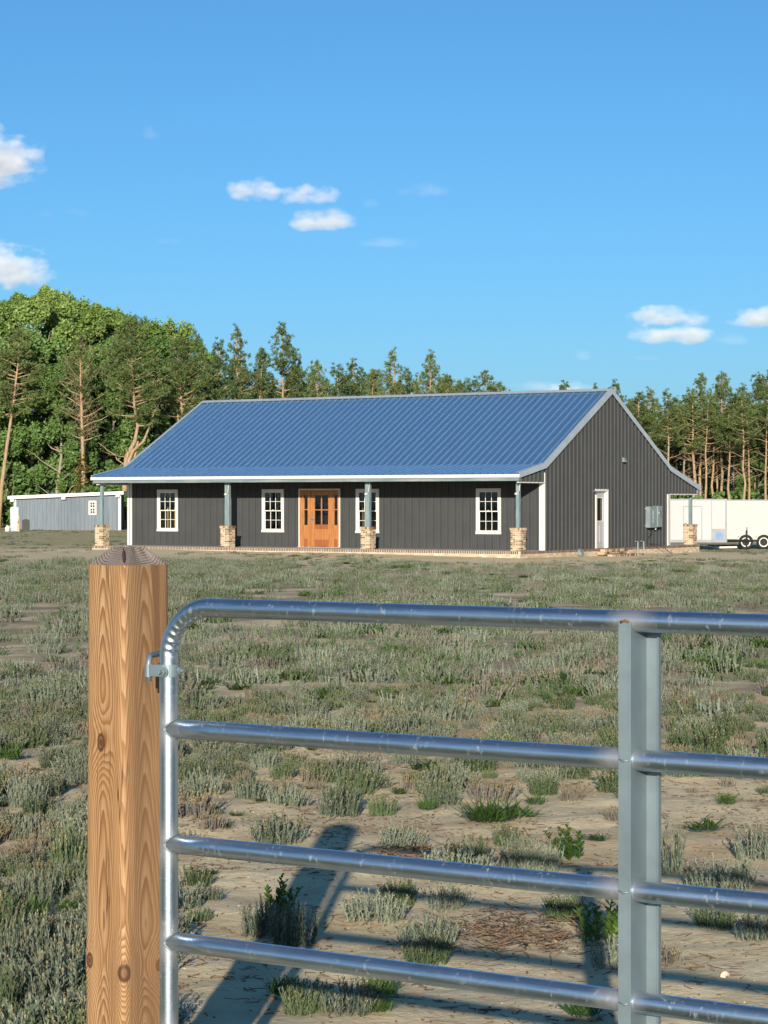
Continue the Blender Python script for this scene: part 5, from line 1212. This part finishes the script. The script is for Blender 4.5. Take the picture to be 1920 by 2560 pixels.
# outer frame: upright, crimped bend, top rail
path = []
for i in range(14): path.append((0.0, lerp(ZBOT, ZT - BR_, i / 14), None, 0))
nb_ = 120
for i in range(nb_ + 1):
    a = math.pi / 2 * i / nb_; path.append((BR_ - BR_ * math.cos(a), ZT - BR_ + BR_ * math.sin(a), a, i / nb_))
for i in range(1, 25): path.append((lerp(BR_, GL, i / 24), ZT, None, 1))
mb = MB(); n = 24; vs = []
for i, (x, z, a, tt) in enumerate(path):
    aa = a if a is not None else (0 if tt == 0 else math.pi / 2)
    ix, iz = math.cos(aa), -math.sin(aa)         # inner side of the bend
    pulse = 0
    if a is not None and 0.03 < tt < 0.97:
        ph = (tt - 0.03) / 0.94 * 9.0; pulse = (abs(math.sin(math.pi * ph)) ** 1.5) * math.sin(math.pi * min(1, tt / 0.97)) ** 0.35
    for k in range(n):
        an = 2 * math.pi * k / n; ci, cy = math.cos(an), math.sin(an)
        rr = RT * (1 - 0.15 * pulse * max(0, ci) ** 0.8 + (0.03 * max(0, ci) if a is not None and 0.05 < tt < 0.95 else 0))
        vs.append((x + ix * ci * rr, -cy * rr, z + iz * ci * rr))
m = len(path)
mb.add(vs, [(i*n+k, i*n+(k+1)%n, (i+1)*n+(k+1)%n, (i+1)*n+k) for i in range(m-1) for k in range(n)])
mb.build('frame_tube', GU, gate, smooth=True)
def rail(z, x0, x1, rr=RT):
    mb = MB(); pts = [(lerp(x0, x1, i / 30), 0, z) for i in range(31)]; mb.tube(pts, rr, 24); return mb.build('rail', GT, gate, smooth=True)
for z in RZ: rail(z, RT * 0.35, GL)
rail(ZBOT, -RT * 0.2, GL)
# weld beads where rails meet the upright
for z in RZ:
    mb = MB(); pts = []
    for k in range(29):
        an = 2 * math.pi * k / 28; yy_ = RT * math.sin(an); pts.append((math.sqrt(max(0, RT * RT - yy_ * yy_)) + 0.001, yy_ * 1.02, z + RT * math.cos(an) * 1.06))
    mb.tube(pts, [0.0020 + 0.0007 * abs(math.sin(k * 1.3)) for k in range(29)], 6, False); mb.build('weld', M['galv_dull'], gate, smooth=True)
MB().tube([(GL, 0, ZBOT), (GL, 0, ZT)], RT, 20).build('end_tube', GU, gate, smooth=True)
# Z-section braces
def brace(bx):
    th = 0.003; yf, yb = -0.029, 0.052; z0, z1 = ZBOT + 0.01, ZT + 0.004
    mb = MB(); mb.box(bx - 0.0245, bx, yf - th, yf, z0, z1); mb.build('brace', M['galv_dull'], gate)
    w_ = MB(); poly = [(yf, z0), (yb, z0), (yb, ZT - RT - 0.002)] + [(RT * math.sin(a) * 1.03, ZT - RT * math.cos(a) * 1.03) for a in [math.pi / 2 * 0.9 - k * (math.pi * 0.9) / 12 for k in range(13)]] + [(yf, ZT)]
    w_.prism(poly, lambda a, b, d: (d, a, b), bx, bx + th); w_.build('brace_web', M['galv_dull'], gate)
    f = MB(); f.box(bx + th, bx + 0.036, yb - th, yb, z0, ZT - RT - 0.002); f.box(bx + 0.033, bx + 0.036, yb - 0.014, yb - th, z0, ZT - RT - 0.002); f.build('brace_flange', M['galv_dull'], gate)
    for z in RZ:
        q = MB(); q.tube([(bx - 0.024, yf - 0.001, z + 0.003), (bx - 0.012, yf - 0.0045, z - 0.001), (bx, yf - 0.002, z + 0.002)], 0.0022, 6); q.build('weld', M['galv_dull'], gate, smooth=True)
    q = MB(); q.tube([(bx - 0.02, yf - 0.002, ZT - 0.002), (bx - 0.008, yf - 0.005, ZT + 0.003), (bx - 0.001, yf - 0.002, ZT - 0.001)], 0.003, 6); q.build('rust_weld', plain('rust', (0.16, 0.07, 0.03), 0.9, var=0.4, scale=80), gate, smooth=True)
brace(BX); brace(2.46)
# hinge: clamp band, strap to the pin, bolt, pin screwed into the post
HZ = 1.313
cl = MB()
prf = [(RT + 0.0005, -0.015), (RT + 0.004, -0.015), (RT + 0.004, 0.015), (RT + 0.0005, 0.015)]
cl.lathe([(RT + 0.0005, HZ - 0.015), (RT + 0.004, HZ - 0.015), (RT + 0.004, HZ + 0.015), (RT + 0.0005, HZ + 0.015)], 28)
cl.f = cl.f[:-2]; cl.mi = cl.mi[:-2]
cl.cbox(-0.044, 0.004, -RT - 0.0045, -RT + 0.001, HZ - 0.0145, HZ + 0.0145, 0.0012)
cl.build('hinge_clamp', M['galv_dull'], gate)
ey = MB(); ey.lathe([(0.004, HZ - 0.016), (0.0105, HZ - 0.016), (0.0105, HZ + 0.016), (0.004, HZ + 0.016)], 16, -0.046, -RT + 0.004); ey.build('hinge_eye', M['galv_dull'], gate, smooth=False)
bt = MB(); c0 = (0.006, -RT - 0.004, HZ - 0.002)
def hexa(mb, c, r, l):
    mb.prism([(r * math.cos(math.pi / 3 * k), r * math.sin(math.pi / 3 * k)) for k in range(6)], lambda a, b, d: (c[0] + a, c[1] - d, c[2] + b), 0, l)
bt.tube([(c0[0], c0[1], c0[2]), (c0[0], c0[1] - 0.002, c0[2])], 0.0125, 18); hexa(bt, (c0[0], c0[1] - 0.002, c0[2]), 0.0095, 0.007); bt.tube([(c0[0], c0[1] - 0.009, c0[2]), (c0[0], c0[1] - 0.020, c0[2] + 0.001)], 0.0045, 12); bt.build('hinge_bolt', M['galv_dull'], gate)
b2 = MB(); b2.tube([(RT, 0.006, HZ), (RT + 0.019, 0.006, HZ)], 0.0045, 10); b2.tube([(RT + 0.003, 0.006, HZ), (RT + 0.010, 0.006, HZ)], 0.009, 6); b2.build('hinge_bolt', M['galv_dull'], gate)
pn = MB(); px0, py0 = -0.046, -RT + 0.004
pn.tube([(px0, py0, HZ - 0.027), (px0, py0, HZ + 0.018), (px0 - 0.001, py0 + 0.004, HZ + 0.026), (px0 - 0.008, py0 + 0.012, HZ + 0.032), (px0 - 0.02, py0 + 0.045, HZ + 0.034), (px0 - 0.06, py0 + 0.16, HZ + 0.034)], [0.0068, 0.0068, 0.0074, 0.0078, 0.0075, 0.007], 12)
pn.build('hinge_pin', M['galv_dull'], gate, smooth=True)

# ------------------------------------------------------------------ clouds
def mk_cloud(name, dens, thr, seed):
    t = NT(name); co = t.coord(); Xc, Yc, Zc = t.xyz(co)
    zz_ = t.math('ADD', Zc, 0.25)
    zz_ = t.math('MULTIPLY', zz_, t.math('ADD', 1.0, t.math('MULTIPLY', t.math('LESS_THAN', zz_, 0.0), 0.7)))
    r2 = t.math('ADD', t.math('ADD', t.math('MULTIPLY', Xc, Xc), t.math('MULTIPLY', Yc, Yc)), t.math('MULTIPLY', zz_, zz_))
    pos = t.n('ShaderNodeNewGeometry').outputs['Position']
    nz = t.noise(t.mapping(pos, (0.75, 0.75, 1.3)), 0.046, 7, 0.60); nl = t.noise(t.mapping(pos, (1, 1, 1.2)), 0.016, 2)
    f = t.math('ADD', t.math('SUBTRACT', 0.70, r2), t.math('MULTIPLY', t.math('SUBTRACT', nz, 0.5), 2.5)); f = t.math('ADD', f, t.math('MULTIPLY', t.math('SUBTRACT', nl, 0.5), 1.5))
    f = t.math('MULTIPLY', t.math('SUBTRACT', f, thr), 1.2, clamp=True)
    edge = t.math('MULTIPLY', t.math('SUBTRACT', 1.0, t.math('ADD', t.math('ADD', t.math('MULTIPLY', Xc, Xc), t.math('MULTIPLY', Yc, Yc)), t.math('MULTIPLY', Zc, Zc))), 5.0, clamp=True)
    dd = t.math('MULTIPLY', t.math('MULTIPLY', f, edge), dens)
    v = t.n('ShaderNodeVolumePrincipled'); v.inputs['Color'].default_value = (0.86, 0.865, 0.88, 1); v.inputs['Anisotropy'].default_value = -0.25
    t.l(dd, v.inputs['Density']); t.l(v.outputs[0], t.out.inputs['Volume']); return t.m
def ico(sub=3):
    import bmesh
    bm = bmesh.new(); bmesh.ops.create_icosphere(bm, subdivisions=sub, radius=1.0); me = bpy.data.meshes.new('cloud'); bm.to_mesh(me); bm.free(); return me
CL, CW = mk_cloud('cloud_volume', 0.042, 0.10, 0), mk_cloud('wisp_volume', 0.005, 0.12, 1)
CM, CWM = ico(), ico(); CM.materials.append(CL); CWM.materials.append(CW)
DC = 3000.0
def cloud(x0, x1, y0, y1, label, wisp=False, dd=0.0):
    d = DC + dd; cx, cy = (x0 + x1) / 2, (y0 + y1) / 2
    o = inst('cloud', CWM if wisp else CM, None, ((cx - 829.5) / 4786 * d, d, CAMZ + (1084 - cy) / 4786 * d)); rx, rz_ = (x1 - x0) / 2 / 4786 * d * 1.25, (y1 - y0) / 2 / 4786 * d * 1.5
    o.scale = (rx, max(rz_, rx * 0.45), rz_); tag(o, label, 'cloud', 'small clouds in the blue sky')
cloud(498, 612, 376, 434, 'left puff of the white cloud pair in the middle of the sky')
cloud(588, 735, 390, 442, 'longer right puff of the white cloud pair in the middle of the sky', dd=40)
cloud(628, 768, 445, 499, 'small white cloud just below the pair in the middle of the sky', dd=90)
cloud(-90, 98, 272, 402, 'big greyish cloud at the left edge, upper of two', dd=-120)
cloud(-110, 120, 520, 620, 'bright white cloud at the left edge just above the wood', dd=60)
cloud(1348, 1535, 654, 706, 'greyer upper cloud of the stacked pair low on the right', dd=150)
cloud(1360, 1545, 694, 744, 'whiter lower cloud of the stacked pair low on the right', dd=-60)
cloud(1530, 1632, 712, 746, 'thin trailing cloud right of the stacked pair', True, dd=20)
cloud(1562, 1740, 652, 704, 'white cloud cut by the right edge of the sky', dd=0)
cloud(1165, 1260, 826, 858, 'bright cloud peeping over the right end of the house ridge', dd=300)
for (a, b, c, d, l) in ((858, 972, 384, 426, 'faint wisp right of the central white clouds'), (138, 196, 436, 470, 'faint small wisp left of the middle, above the wood'), (320, 410, 510, 530, 'thin flat wisp above the wood'), (760, 900, 512, 534, 'thin flat wisp below the central white clouds'), (305, 352, 272, 304, 'tiny faint wisp high on the left'), (1234, 1284, 752, 778, 'tiny wisp low on the right, left of the stacked pair'), (1365, 1442, 760, 780, 'thin wisp just below the stacked pair on the right'), (775, 820, 424, 448, 'tiny wisp right of the central clouds'), (70, 125, 452, 470, 'tiny faint wisp at the left, beside the small wisp'), (1090, 1320, 818, 846, 'long pale cloud band just above the right of the roof')):
    cloud(a, b, c, d, l, True)
